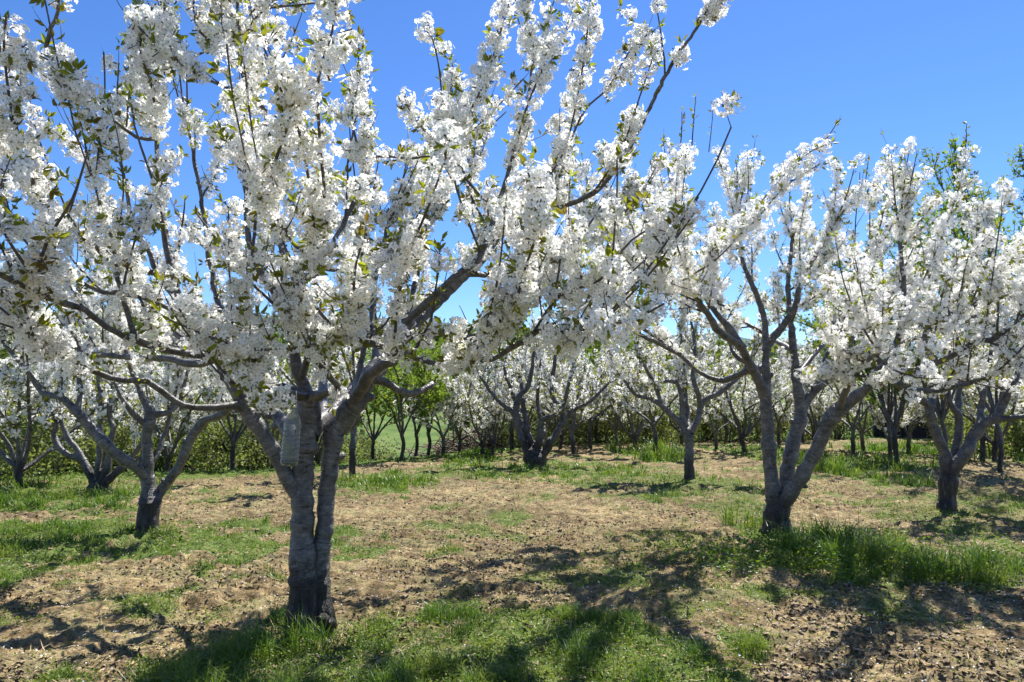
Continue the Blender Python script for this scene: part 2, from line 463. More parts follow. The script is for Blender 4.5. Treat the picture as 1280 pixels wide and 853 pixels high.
def path(rng, p0, d0, L, n, up, wob):
    pts = [p0]; d = norm(d0); p = p0
    for i in range(n):
        d = norm(d + np.array([0, 0, up]) + wob * rng.normal(size=3))
        p = p + d * L / n; pts.append(p)
    return np.array(pts)

# ---------------------------------------------------------------- flowers and leaves
def rand_rot(rng, n):
    q = rng.normal(size=(n, 4)); q /= np.linalg.norm(q, axis=1)[:, None]
    w, x, y, z = q.T
    return np.stack([1 - 2 * (y * y + z * z), 2 * (x * y - z * w), 2 * (x * z + y * w),
                     2 * (x * y + z * w), 1 - 2 * (x * x + z * z), 2 * (y * z - x * w),
                     2 * (x * z - y * w), 2 * (y * z + x * w), 1 - 2 * (x * x + y * y)], -1).reshape(n, 3, 3)

def basis(d, rng):
    a = rng.normal(size=d.shape); u = np.cross(d, a); u /= np.linalg.norm(u, axis=-1, keepdims=True) + 1e-9
    return u, np.cross(d, u)

def flower(lod, r):
    """flower facing +z: list of verts, quads or tris, material index"""
    V, Fa, M = [], [], []
    if lod == 0:
        for k in range(5):
            a = k * 1.2566
            def q(rad, da, z): return (rad * math.cos(a + da), rad * math.sin(a + da), z)
            b = len(V)
            V += [(0, 0, 0), q(.74 * r, -.50, .20 * r), q(1.0 * r, 0.0, .10 * r), q(.74 * r, .50, .20 * r)]
            Fa.append((b, b + 1, b + 2, b + 3)); M.append(0)
        b = len(V); s = .15 * r
        V += [(s, s, .32 * r), (-s, s, .22 * r), (-s, -s, .34 * r), (s, -s, .22 * r)]
        Fa.append((b, b + 1, b + 2, b + 3)); M.append(1)
    elif lod == 1:
        for k in range(5):
            a = k * 1.2566; b = len(V)
            V += [(0, 0, 0), (r * math.cos(a - .42), r * math.sin(a - .42), .2 * r), (r * math.cos(a + .42), r * math.sin(a + .42), .2 * r)]
            Fa.append((b, b + 1, b + 2)); M.append(0)
    else:
        V = [(r, 0, .25 * r), (0, r * .8, 0), (-r, 0, .3 * r), (0, -r * .8, 0.1 * r)]; Fa = [(0, 1, 2, 3)]; M = [0]
    return np.array(V, float), np.array(Fa), np.array(M)

CLUSTERS = {}
def clusters(lod, nf, fr):
    key = (lod, nf, fr)
    if key in CLUSTERS: return CLUSTERS[key]
    rng = np.random.default_rng(11 + lod)
    FV, FF, FM = flower(lod, fr); res = []
    for k in range(8):
        # two or three umbels inside one node
        nu = 3 if nf > 10 else 2
        ud = rng.normal(size=(nu, 3)); ud /= np.linalg.norm(ud, axis=1)[:, None]
        d = rng.normal(size=(nf, 3)); d /= np.linalg.norm(d, axis=1)[:, None]
        c = ud[np.arange(nf) % nu] * 0.024
        pos = c + d * rng.uniform(0.030, 0.044, (nf, 1))
        dd = d + rng.normal(size=(nf, 3)) * .30; dd /= np.linalg.norm(dd, axis=1)[:, None]
        u, w = basis(dd, rng)
        sc = rng.uniform(.82, 1.12, nf)
        V = pos[:, None] + sc[:, None, None] * (FV[None, :, 0, None] * u[:, None] + FV[None, :, 1, None] * w[:, None] + FV[None, :, 2, None] * dd[:, None])
        Fa = (FF[None] + (np.arange(nf) * len(FV))[:, None, None]).reshape(-1, FF.shape[1])
        V = V.reshape(-1, 3); Mi = np.tile(FM, nf); nb = 7 if lod == 0 else 4; w_ = .003 if lod == 0 else (.0035 if lod == 1 else .006)
        dirs = rng.normal(size=(nb, 3)); dirs /= np.linalg.norm(dirs, axis=1)[:, None]; uu, _w = basis(dirs, rng)
        a_ = dirs * .006; e_ = dirs * rng.uniform(.026, .045, (nb, 1))
        S_ = np.stack([a_ - uu * w_ * .5, a_ + uu * w_ * .5, e_ + uu * w_, e_ - uu * w_], 1)
        if FF.shape[1] == 3: fs = np.array([[0, 1, 2], [0, 2, 3]])
        else: fs = np.array([[0, 1, 2, 3]])
        Fs_ = (fs[None] + (np.arange(nb) * 4)[:, None, None]).reshape(-1, FF.shape[1]) + len(V)
        V = np.concatenate([V, S_.reshape(-1, 3)]); Fa = np.concatenate([Fa, Fs_]); Mi = np.concatenate([Mi, np.full(len(Fs_), 2)])
        res.append((V, Fa, Mi))
    CLUSTERS[key] = res
    return res

def blossom_mesh(name, rng, pts, scale, lod, nf, fr, off):
    T = clusters(lod, nf, fr); pts = np.asarray(pts); scale = np.asarray(scale)
    which = rng.integers(0, len(T), len(pts))
    Vs, Fs, Ms, n = [], [], [], 0
    for k, (V, Fa, M) in enumerate(T):
        s = which == k; c = int(s.sum())
        if not c: continue
        R = rand_rot(rng, c) * scale[s][:, None, None]
        W = np.einsum('nij,mj->nmi', R, V) + (pts[s] - off)[:, None]
        Fk = Fa[None] + (np.arange(c) * len(V))[:, None, None] + n
        Vs.append(W.reshape(-1, 3)); Fs.append(Fk.reshape(-1, Fa.shape[1])); Ms.append(np.tile(M, c)); n += c * len(V)
    return mesh_np(name, np.concatenate(Vs), np.concatenate(Fs), [PETAL, STAMEN, CALYX], np.concatenate(Ms))

def leaf_mesh(name, rng, P, D, size, mat, off, width=.34, simple=False):
    """folded lance-shaped leaves at P pointing along D"""
    P = np.asarray(P) - off; D = np.asarray(D, float); D /= np.linalg.norm(D, axis=1)[:, None] + 1e-9
    u, w = basis(D, rng); s = np.asarray(size)[:, None]; n = len(P)
    if simple:
        V = np.stack([P, P + D * s * .45 + u * s * width * .5, P + D * s + w * s * .15, P + D * s * .45 - u * s * width * .5], 1)
        Fa = (np.array([[0, 1, 2, 3]])[None] + (np.arange(n) * 4)[:, None, None]).reshape(-1, 4)
    else:
        V = np.stack([P, P + D * s * .4 + u * s * width * .5 + w * s * .10, P + D * s * .75 + u * s * width * .36 + w * s * .02, P + D * s - w * s * .14,
                      P + D * s * .75 - u * s * width * .36 + w * s * .02, P + D * s * .4 - u * s * width * .5 + w * s * .10, P + D * s * .5 - w * s * .02], 1)
        Fa = (np.array([[0, 1, 2, 6], [6, 2, 3, 3], [6, 3, 4, 4], [0, 6, 4, 5]])[None] + (np.arange(n) * 7)[:, None, None]).reshape(-1, 4)
        tri = Fa[:, 2] == Fa[:, 3]
        return mesh_np(name, V.reshape(-1, 3), [Fa[~tri], Fa[tri][:, :3]], mat)
    return mesh_np(name, V.reshape(-1, 3), Fa, mat)

# ---------------------------------------------------------------- trees
class Tree:
    def __init__(s, seed, base, lod=1, nf=16, fr=0.0155, spacing=0.058, scale=1.0, leafy=1.0, bloom=1.0, dens=1.0, zmax=9.0, shoot=1.0, flowerless=False, gap=.36, zb=(1.1, .25), up=.16):
        s.rng = np.random.default_rng(seed); s.base = np.array(base, float)
        s.lod, s.nf, s.fr, s.sp, s.sc = lod, nf, fr, spacing, scale
        s.leafy, s.bloom, s.dens, s.zmax, s.shoot = leafy, bloom, dens, zmax, shoot
        s.limbs, s.tw, s.shoots = [], Tubes(), []
        s.bp, s.bs, s.lp, s.ld, s.ls = [], [], [], [], []
        s.flowerless, s.gap, s.zb, s.up, s.pool = flowerless, gap, zb, up, []
    def limb(s, pts, name="limb", k=12, bump=.05, kids=True, start=.25, step=.27, up=None):
        """pts: (point, radius) list"""
        if s.limbs and name == "limb": pts = [(s.snap(pts[0][0]), pts[0][1])] + list(pts[1:])
        P, R = catmull([p for p, r in pts], [r for p, r in pts], (.03 if k >= 20 else .05) * max(1, s.sc))
        m_ = max(2, len(P) // 3); xs = np.linspace(0, 1, len(P))
        j = np.stack([np.interp(xs, np.linspace(0, 1, m_), s.rng.normal(size=m_)) for _ in range(3)], 1)
        P = P + (j * R[:, None] * (.06 if name == "trunk" else .09 if k >= 16 else .18) + s.rng.normal(size=P.shape) * .003) * np.minimum(1, xs * 5)[:, None]
        R = R * (1 + .10 * np.interp(xs, np.linspace(0, 1, m_ * 2), s.rng.normal(size=m_ * 2)).clip(-1, 1.6))
        dl = np.concatenate([[0], np.cumsum(np.linalg.norm(np.diff(P, axis=0), axis=1))])
        if name == 'limb': R = R * (1 + .35 * np.exp(-dl / .07))
        s.limbs.append((name, P, R, k, bump)); s.pool.append(P)
        if kids: s.spawn(P, R, 1, start, step, up)
        return P, R
    def snap(s, p):
        A = np.concatenate(s.pool); return A[np.argmin(((A - p) ** 2).sum(1))]
    def spawn(s, P, R, lvl, start, step, up=None):
        rng = s.rng
        seg = np.linalg.norm(np.diff(P, axis=0), axis=1); L = np.concatenate([[0], np.cumsum(seg)])
        tot = L[-1]; x = tot * start + rng.uniform(0, step)
        T = np.gradient(P, axis=0)
        if lvl == 1: s.decorate(P, R, 0.3, max_r=.030)
        while x < tot * 0.985:
            i = min(np.searchsorted(L, x), len(P) - 1); f = x / tot
            t = norm(T[i]); r = R[i]
            if lvl == 1: Lc = rng.uniform(.45, 1.15) * (1.08 - .45 * f) * s.sc; rc = min(r * .55, .013 * s.sc ** .5)
            else: Lc = rng.uniform(.16, .50) * (1.1 - .5 * f) * s.sc * s.shoot; rc = min(r * .6, .0055)
            side = rng.normal(size=3); side[2] = (abs(side[2]) if s.zb[0] > .8 else side[2]) * s.zb[0] + s.zb[1]
            side = norm(side - t * np.dot(side, t))
            a = math.radians(rng.uniform(28, 68))
            d = t * math.cos(a) + side * math.sin(a)
            if P[i][2] + Lc * .8 > s.zmax: Lc *= .5
            if P[i][2] < 1.75 and d[2] < .1: d[2] = abs(d[2]) + .15
            C = path(rng, P[i], d, Lc, 7 if lvl == 1 else 5, (s.up if lvl == 1 else s.up * .75) if up is None else up, .09 if lvl == 1 else .07)
            Rc = np.linspace(rc, rc * .38, len(C))
            s.tw.add(C, Rc, 6 if lvl == 1 else 4)
            s.decorate(C, Rc, .12 if lvl == 1 else .05)
            if lvl == 1: s.spawn(C, Rc, 2, .12, .17 * s.sc / s.dens)
            x += step / s.dens * rng.uniform(.6, 1.4)
        if lvl == 1:   # continuation shoots at the end
            for _ in range(3):
                d = norm(T[-1]) + rng.normal(size=3) * .35 + np.array([0, 0, .2])
                if P[-1][2] < 1.8: d[2] = abs(d[2]) + .2
                Lc = rng.uniform(.5, 1.1) * s.sc
                if P[-1][2] + Lc * .8 > s.zmax: Lc *= .45
                C = path(rng, P[-1], d, Lc, 7, .12, .06)
                Rc = np.linspace(min(R[-1] * .8, .012), .004, len(C))
                s.tw.add(C, Rc, 6); s.decorate(C, Rc, 0); s.spawn(C, Rc, 2, .15, .2 * s.sc / s.dens)
        elif tot > .35 * s.sc and rng.random() < .5 and not s.flowerless:   # bare leafy tip
            C = path(rng, P[-1], T[-1], rng.uniform(.05, .14), 3, .1, .05)
            s.tw.add(C, np.linspace(.003, .0018, 4), 4)
            s.leafnode(C[-1], norm(T[-1]), 4)
    def leafnode(s, p, ax, n):
        rng = s.rng
        for _ in range(n):
            d = rng.normal(size=3); d = norm(d) + ax * .7 + np.array([0, 0, .25])
            s.lp.append(p + d * .006); s.ld.append(d); s.ls.append(rng.uniform(.032, .068))
    def decorate(s, P, R, start, max_r=.05, dense=1.0):
        rng = s.rng
        seg = np.linalg.norm(np.diff(P, axis=0), axis=1); L = np.concatenate([[0], np.cumsum(seg)]); tot = L[-1]
        T = np.gradient(P, axis=0)
        x = tot * start + rng.uniform(0, s.sp); ph = rng.uniform(0, 50)
        while x < tot:
            i = min(max(1, np.searchsorted(L, x)), len(P) - 1)
            f = (x - L[i - 1]) / max(1e-6, L[i] - L[i - 1]); p = P[i - 1] * (1 - f) + P[i] * f
            gapn = float(vnoise(np.array([ph + x * 6.5]), np.array([0.5]), 3)[0]) if s.lod < 2 else rng.random()
            r = R[i]
            if s.flowerless:
                s.leafnode(p, norm(T[i]), int(5 * s.leafy))
            elif r < max_r:
                thick = r > .012
                if gapn > (s.gap if not thick else .62) / dense:
                    if rng.random() < s.bloom:
                        o = norm(rng.normal(size=3)) * (r + .012); o[2] += .006
                        s.bp.append(p + o); s.bs.append(rng.uniform(.95, 1.5) * (.86 if thick else 1.0))
                    if rng.random() < .8 * s.leafy:
                        q = norm(rng.normal(size=3) + np.array([0, 0, .2])); s.leafnode(p + q * .045, q, rng.integers(5, 9))
                elif rng.random() < .25 * s.leafy: s.leafnode(p, norm(T[i]), 3)
            x += s.sp * rng.uniform(.75, 1.25)
    def rod(s, pts, r0=.009, dense=1.35, kids=False, bs=1.12):
        q = s.snap(pts[0])
        pts = ([q] if np.linalg.norm(q - pts[0]) < .5 else [q, pts[0]]) + list(pts[1:])
        P, R = catmull(pts, np.linspace(r0, .004, len(pts)), .05); s.pool.append(P)
        s.tw.add(P, R, 6)
        n0 = len(s.bs); s.decorate(P, R, .04, .05, dense)
        for i in range(n0, len(s.bs)): s.bs[i] *= bs
        if kids: s.spawn(P, R, 2, .1, .2)
    def build(s, label, group=None, name="cherry_tree", bark=None, leafmat=None, cat="tree", loc=None):
        bark = bark or BARK; off = s.base
        root = empty(name, tuple(off if loc is None else loc), label, cat, group)
        for nm, P, R, k, bump in s.limbs:
            t = Tubes(); t.add(P, R, k, bump, s.rng)
            if k >= 12 and nm != "trunk":
                for _ in range(int(len(P) / 9)):
                    i = s.rng.integers(2, len(P) - 2); tt = norm(P[i + 1] - P[i - 1]); sd_ = s.rng.normal(size=3); sd_ = norm(sd_ - tt * np.dot(sd_, tt))
                    r_ = R[i] * s.rng.uniform(.28, .5); Lq = R[i] * s.rng.uniform(1.05, 1.45) 
                    t.add([P[i] + sd_ * R[i] * .3, P[i] + sd_ * R[i] * .8, P[i] + sd_ * Lq + tt * r_ * .5, P[i] + sd_ * (Lq + .012) + tt * r_ * .6], [r_ * 1.7, r_ * 1.35, r_, r_ * .75], 9, .08, s.rng)
            obj(nm, t.mesh(nm, bark, off), root)
        if s.tw.n: obj("twigs", s.tw.mesh("twigs", TWIG, off), root, kind="stuff")
        if s.bp:
            obj("blossoms", blossom_mesh("blossoms", s.rng, s.bp, s.bs, s.lod, s.nf, s.fr, off), root)
        if s.lp:
            lm = leaf_mesh("leaves", s.rng, s.lp, s.ld, np.array(s.ls) * (1.0 if s.lod < 2 else 1.7), leafmat or LEAF, off, .36, s.lod > 0)
            obj("leaves", lm, root)
        return root

WS = 1.0
def W(px, py, d, w):
    """limb point from photograph position, distance and apparent width in pixels"""
    return (at(px, py, d), max(w * WS / 2 / F * d, .004))
def limb(T, pts, **kw): return T.limb([W(*p) for p in pts], **kw)

GRP = "white flowering cherry trees of the orchard"

def trunk_base(px, py, dz=-.06):
    x, y = gp(px, py); return np.array([x, y, float(height(x, y)) + dz])

# ---- the big tree in front
b = trunk_base(382, 796)
D = b[1]
WS = .68
M = Tree(1, b, lod=0, nf=34, fr=.0165, spacing=.080, dens=.56, zmax=5.4, leafy=1.25, gap=.47, zb=(1.1, .1), up=.12)
M.limb([(b + [0, 0, -.1], .145), (b + [-.0, 0, .06], .124), (at(380, 740, D), .104), (at(378, 690, D), .083), (at(378, 640, D), .073), (at(379, 590, D), .072), (at(383, 545, D), .078),
        (at(386, 515, D), .078), (at(386, 497, D - .02), .066)], name="trunk", k=44, bump=.045, kids=False)
# right stem, knotted
M.limb([(b + [.09, .05, -.08], .10), (b + [.085, .04, .2], .08), W(400, 705, D + .05, 32), W(407, 650, D + .08, 30), W(411, 600, D + .10, 31), W(416, 560, D + .10, 35), W(417, 543, D + .1, 43), W(428, 527, D + .1, 36),
        W(442, 508, D + .08, 37), W(453, 487, D + .06, 34), W(463, 468, D + .05, 30), W(478, 452, D + .1, 24), W(500, 428, D + .25, 20), W(527, 400, D + .4, 20), W(555, 368, D + .5, 20), W(580, 345, D + .5, 20), W(604, 321, D + .5, 20),
        W(621, 296, D + .45, 16), W(650, 280, D + .4, 13), W(690, 262, D + .3, 11), W(741, 242, D + .2, 10), W(776, 202, D + .1, 9), W(804, 151, D - .1, 8), W(838, 84, D - .3, 7), W(878, 25, D - .5, 5)], name="stem", k=32, start=.55, step=.34)
limb(M, [(490, 438, D + .2, 16), (508, 405, D + .1, 15), (529, 384, D, 15), (555, 356, D - .1, 14), (575, 340, D - .1, 14), (596, 325, D - .1, 13), (612, 290, D - .1, 11), (625, 250, D, 9), (640, 200, D, 8), (655, 150, D + .1, 6), (668, 70, D, 4)], start=.35)
limb(M, [(440, 506, D + .05, 22), (458, 474, D - .15, 22), (474, 461, D - .3, 21), (490, 452, D - .4, 19), (500, 440, D - .45, 14), (520, 448, D - .6, 10), (545, 455, D - .7, 9), (583, 460, D - .85, 7)], start=.6, step=.22)
limb(M, [(500, 441, D - .45, 12), (470, 431, D - .55, 12), (450, 424, D - .6, 11), (428, 421, D - .7, 10)], start=.5)
limb(M, [(462, 472, D + .05, 18), (480, 478, D + .1, 16), (497, 487, D + .1, 14), (511, 493, D + .1, 14), (526, 488, D + .15, 13), (541, 478, D + .2, 13)], kids=False, k=14)
limb(M, [(497, 430, D + .2, 13), (525, 415, D + .1, 12), (544, 413, D, 10), (580, 421, D - .2, 10), (606, 416, D - .3, 9), (634, 408, D - .5, 7)], start=.5, step=.22)
limb(M, [(575, 421, D - .2, 9), (606, 450, D - .5, 9), (637, 437, D - .7, 10), (663, 421, D - .9, 9), (681, 414, D - 1.0, 9), (697, 428, D - 1.15, 7), (725, 420, D - 1.35, 6), (750, 405, D - 1.45, 6)], start=.45, step=.2)
# stub and limbs behind the fork
limb(M, [(385, 545, D, 40), (400, 527, D + .15, 32), (413, 520, D + .3, 28), (440, 508, D + .45, 22), (470, 470, D + .8, 17), (500, 420, D + 1.2, 13), (520, 350, D + 1.4, 10), (535, 260, D + 1.5, 7)], start=.55)
limb(M, [(375, 560, D + .05, 34), (357, 532, D + .25, 30), (335, 508, D + .4, 24), (310, 470, D + .7, 18), (290, 420, D + 1.0, 14), (272, 373, D + 1.2, 11), (262, 322, D + 1.2, 10), (250, 240, D + 1.1, 8), (235, 160, D + 1, 5)], start=.5)
# centre going up
limb(M, [(386, 512, D, 34), (380, 485, D, 26), (371, 463, D - .05, 22), (366, 432, D - .1, 19), (357, 397, D - .15, 17), (341, 362, D - .25, 15), (322, 331, D - .3, 13), (310, 290, D - .35, 11), (307, 220, D - .4, 10), (306, 141, D - .5, 9), (300, 65, D - .6, 7), (296, 0, D - .7, 5)], start=.4)
limb(M, [(370, 425, D - .1, 17), (367, 385, D - .2, 15), (355, 350, D - .3, 13), (352, 310, D - .3, 11), (332, 225, D - .35, 9), (334, 152, D - .4, 9), (313, 111, D - .5, 8), (300, 60, D - .6, 6), (330, 10, D - .8, 4)], start=.3)
limb(M, [(358, 363, D - .25, 13), (372, 356, D - .3, 12), (386, 345, D - .35, 11), (392, 332, D - .4, 9)], kids=False)
limb(M, [(389, 470, D - .1, 13), (390, 430, D - .3, 12), (392, 392, D - .4, 12), (393, 332, D - .5, 10), (382, 318, D - .7, 8), (369, 306, D - .9, 6), (350, 280, D - 1.2, 5), (330, 262, D - 1.4, 4)], start=.6, step=.2)
limb(M, [(393, 335, D - .5, 9), (412, 337, D - .5, 8), (440, 338, D - .45, 7), (470, 330, D - .4, 5)], step=.18)
limb(M, [(395, 345, D - .4, 9), (418, 300, D - .1, 9), (432, 275, D, 9), (446, 245, D, 8), (457, 222, D + .1, 7), (470, 196, D + .1, 5), (505, 198, D + .2, 5), (540, 195, D + .2, 4)], start=.2)
# left diagonal limb and what rises from it
limb(M, [(374, 625, D, 22), (364, 606, D - .02, 26), (352, 583, D - .05, 26), (338, 562, D - .08, 27), (327, 545, D - .1, 27), (314, 523, D - .12, 28), (303, 502, D - .15, 27), (290, 480, D - .15, 23), (275, 455, D - .1, 20), (262, 440, D - .1, 18),
         (247, 423, D - .1, 17), (236, 400, D - .1, 15), (227, 383, D - .1, 14), (212, 330, D - .2, 11), (205, 285, D - .2, 11), (200, 240, D - .25, 10), (197, 195, D - .3, 9), (196, 150, D - .4, 7), (200, 90, D - .6, 6)], start=.55)
limb(M, [(286, 470, D - .1, 19), (270, 430, D + .1, 16), (250, 402, D + .2, 15), (225, 375, D + .25, 14), (202, 350, D + .3, 12), (185, 312, D + .3, 10), (171, 292, D + .3, 9), (160, 250, D + .2, 7), (150, 190, D + .1, 5)], start=.45)
limb(M, [(196, 345, D + .3, 10), (160, 333, D + .1, 9), (135, 322, D - .1, 9), (113, 302, D - .3, 9), (84, 282, D - .5, 8), (48, 252, D - .8, 8), (15, 225, D - 1.0, 5)], step=.2)
limb(M, [(197, 170, D - .3, 8), (171, 172, D - .4, 7), (130, 140, D - .6, 8), (96, 111, D - .8, 9), (64, 70, D - 1.0, 9), (62, 45, D - 1.1, 8), (72, 15, D - 1.2, 6), (75, -30, D - 1.3, 4)], step=.2)
limb(M, [(386, 500, D - .05, 22), (357, 486, D - .12, 17), (334, 476, D - .2, 16), (306, 462, D - .3, 15), (275, 452, D - .4, 15), (239, 443, D - .55, 14), (197, 434, D - .7, 13), (166, 423, D - .85, 13), (135, 409, D - 1.0, 12), (107, 389, D - 1.15, 11), (76, 378, D - 1.3, 11), (39, 364, D - 1.5, 11), (5, 345, D - 1.7, 10), (-60, 320, D - 2.0, 7)], start=.35, step=.22)
limb(M, [(166, 421, D - .85, 10), (160, 390, D - .9, 9), (149, 350, D - 1.0, 8), (140, 300, D - 1.05, 6), (120, 240, D - 1.1, 4)], step=.18)
limb(M, [(312, 515, D - .12, 18), (295, 507, D - .2, 15), (270, 509, D - .3, 13), (240, 510, D - .4, 12), (218, 503, D - .45, 12), (202, 489, D - .5, 13), (183, 476, D - .55, 13), (152, 475, D - .6, 12), (122, 466, D - .65, 11), (101, 457, D - .7, 10), (75, 440, D - .9, 8), (40, 420, D - 1.2, 6)], start=.55, step=.22, k=14)
limb(M, [(280, 462, D + .1, 15), (245, 455, D + .2, 13), (211, 448, D + .3, 12), (160, 446, D + .5, 11), (104, 440, D + .6, 10), (68, 420, D + .6, 9), (20, 392, D + .5, 7), (-30, 350, D + .4, 5)], start=.3)
limb(M, [(386, 503, D - .1, 20), (404, 492, D - .3, 15), (422, 485, D - .45, 13), (415, 474, D - .6, 11), (402, 461, D - .7, 10), (392, 445, D - .8, 5)], start=.5, step=.2)
limb(M, [(386, 490, D - .1, 14), (350, 488, D - .4, 11), (320, 482, D - .7, 9), (305, 488, D - .95, 5)], start=.35, step=.14)
limb(M, [(400, 510, D + .15, 20), (402, 460, D + .9, 14), (385, 405, D + 1.6, 11), (355, 365, D + 2.2, 8), (340, 330, D + 2.4, 6)], start=.35, step=.22)
limb(M, [(418, 520, D + .25, 20), (462, 460, D + 1.0, 14), (505, 405, D + 1.7, 11), (550, 360, D + 2.2, 8), (590, 330, D + 2.4, 6)], start=.35, step=.22)
limb(M, [(335, 508, D + .4, 18), (280, 455, D + 1.2, 13), (225, 420, D + 1.8, 10), (180, 395, D + 2.2, 7)], start=.35, step=.22)
limb(M, [(470, 460, D + .2, 12), (468, 420, D + .4, 11), (466, 370, D + .5, 10), (474, 330, D + .5, 8), (485, 280, D + .5, 6)], start=.25, step=.2)
limb(M, [(590, 335, D + .5, 10), (600, 290, D + .8, 9), (590, 240, D + 1.0, 7), (570, 190, D + 1.1, 5)], start=.2, step=.2)
limb(M, [(440, 500, D + .1, 14), (452, 455, D + .3, 11), (455, 410, D + .4, 10), (446, 370, D + .4, 8), (452, 320, D + .4, 6)], start=.3, step=.2)
limb(M, [(585, 342, D + .5, 11), (620, 345, D + .7, 9), (665, 340, D + .9, 8), (705, 325, D + 1.0, 6), (740, 300, D + 1.0, 5)], start=.1, step=.2)
limb(M, [(262, 440, D - .1, 12), (235, 400, D - .3, 10), (180, 372, D - .5, 9), (130, 365, D - .6, 8), (85, 345, D - .7, 7), (30, 300, D - .8, 5)], start=.25, step=.22)
# rods of blossom that reach towards the camera
def rod(T, pts, **kw): T.rod([at(*p) for p in pts], **kw)
rod(M, [(392, 332, D - .5), (392, 280, 3.6), (385, 220, 3.3), (372, 160, 3.0), (350, 110, 2.8), (330, 60, 2.7)], bs=1.2)
rod(M, [(392, 340, D - .4), (405, 260, 3.5), (400, 180, 3.1), (398, 100, 2.8), (415, 40, 2.7), (425, -30, 2.6)], bs=1.25)
rod(M, [(330, 262, D - 1.4), (345, 200, 3.0), (362, 150, 2.9), (370, 110, 2.8)], kids=False)
rod(M, [(488, 452, D - .4), (497, 380, 3.8), (510, 320, 3.4), (530, 272, 3.1), (548, 225, 2.9), (562, 175, 2.8)], kids=False, bs=1.1)
rod(M, [(606, 416, D - .3), (635, 400, 3.9), (652, 360, 3.5), (662, 300, 3.2), (666, 245, 3.0), (660, 215, 2.9)], bs=1.15)
rod(M, [(600, 416, D - .3), (640, 385, 3.7), (655, 340, 3.3), (668, 300, 3.0), (676, 250, 2.9)], bs=1.2)
rod(M, [(428, 421, D - .7), (440, 380, 3.6), (445, 330, 3.3), (455, 300, 3.2)], kids=True)
rod(M, [(620, 296, D + .4), (655, 250, 4.6), (700, 200, 4.4), (722, 120, 4.2), (735, 30, 4.1), (733, -5, 4.1)], bs=1.05)
rod(M, [(604, 321, D), (572, 240, 4.4), (556, 161, 4.3), (548, 80, 4.2), (532, 20, 4.2)])
rod(M, [(556, 180, 4.3), (575, 160, 4.3), (602, 111, 4.2), (620, 60, 4.2), (636, 5, 4.1)])
rod(M, [(640, 200, D), (660, 130, 4.5), (690, 60, 4.4)])
rod(M, [(690, 262, D + .3), (705, 200, 4.7), (730, 140, 4.6), (760, 110, 4.5), (790, 60, 4.4), (815, 40, 4.4)], kids=True)
rod(M, [(741, 242, D + .2), (775, 190, 4.7), (800, 120, 4.6), (820, 60, 4.5)])
rod(M, [(697, 428, D - 1.15), (740, 410, 3.2), (790, 400, 3.0), (830, 380, 2.9)], kids=True, bs=1.2)
rod(M, [(660, 421, D - .9), (700, 370, 3.6), (750, 350, 3.4), (790, 300, 3.3), (850, 270, 3.3)], kids=True)
rod(M, [(48, 252, D - .8), (35, 200, 3.6), (15, 140, 3.3), (5, 60, 3.1), (8, 20, 3.0)], kids=True)
rod(M, [(39, 364, D - 1.5), (60, 300, 3.0), (90, 250, 2.9), (110, 190, 2.8)])
rod(M, [(76, 378, D - 1.3), (30, 330, 3.1), (-5, 260, 3.0), (20, 200, 3.0)])
rod(M, [(197, 170, D - .3), (190, 110, 3.9), (175, 60, 3.7), (190, 10, 3.6)], kids=True)
rod(M, [(306, 120, D - .5), (240, 90, 3.8), (200, 60, 3.6), (160, 20, 3.5)], kids=True)
rod(M, [(300, 65, D - .6), (250, 40, 3.8), (240, -20, 3.7)], kids=True)
rod(M, [(457, 222, D + .1), (440, 150, 4.4), (450, 90, 4.3), (440, 40, 4.2)], kids=True)
rod(M, [(545, 250, D), (520, 150, 4.5), (505, 115, 4.4)], dense=.9)
rod(M, [(334, 480, D - .3), (330, 500, D - .7), (345, 505, D - 1.0), (362, 500, D - 1.05)], r0=.006)
rod(M, [(415, 474, D - .5), (420, 500, D - .6), (410, 515, D - .7)], r0=.006)
M.build("large white flowering cherry tree in front with a clear plastic bottle hanging from its fork", GRP, leafmat=LEAF)

# ---- the second tree, right of the middle
b = trunk_base(972, 668); D = b[1]
WS = .73
T2 = Tree(2, b, lod=1, nf=24, fr=.0175, spacing=.080, dens=1.0, zmax=4.6, leafy=1.25, gap=.44, zb=(.7, .1), up=.07)
T2.limb([(b + [0, 0, -.1], .20), (b + [0, 0, .05], .165), (at(972, 645, D), .145), (at(975, 630, D), .13)], name="trunk", k=20, kids=False)
limb(T2, [(972, 640, D, 26), (967, 620, D, 26), (962, 580, D, 24), (960, 540, D, 21), (957, 500, D, 20), (958, 470, D, 15), (958, 445, D, 13), (961, 428, D, 15), (975, 412, D, 13), (993, 385, D - .1, 10), (1002, 354, D - .2, 8), (1025, 310, D - .3, 6)], start=.6, k=16)
limb(T2, [(958, 495, D, 18), (946, 470, D - .1, 16), (933, 446, D - .2, 15), (924, 432, D - .3, 13), (901, 416, D - .5, 12), (885, 392, D - .7, 11), (868, 368, D - 1.0, 10), (850, 355, D - 1.4, 8), (820, 345, D - 1.9, 6)], start=.45)
limb(T2, [(928, 430, D - .25, 13), (912, 410, D - .2, 11), (893, 388, D - .2, 10), (877, 362, D - .2, 9), (865, 330, D - .3, 7), (855, 290, D - .4, 5)], start=.3)
limb(T2, [(955, 460, D, 12), (938, 462, D + .1, 10), (920, 470, D + .2, 10), (904, 477, D + .3, 9), (885, 472, D + .3, 8), (865, 458, D + .3, 7), (841, 436, D + .3, 6), (800, 410, D + .3, 5)], start=.35)
limb(T2, [(961, 440, D, 12), (955, 400, D + .1, 10), (949, 378, D + .1, 9), (938, 350, D + .1, 8), (928, 325, D + .1, 7), (920, 280, D, 5)], start=.3)
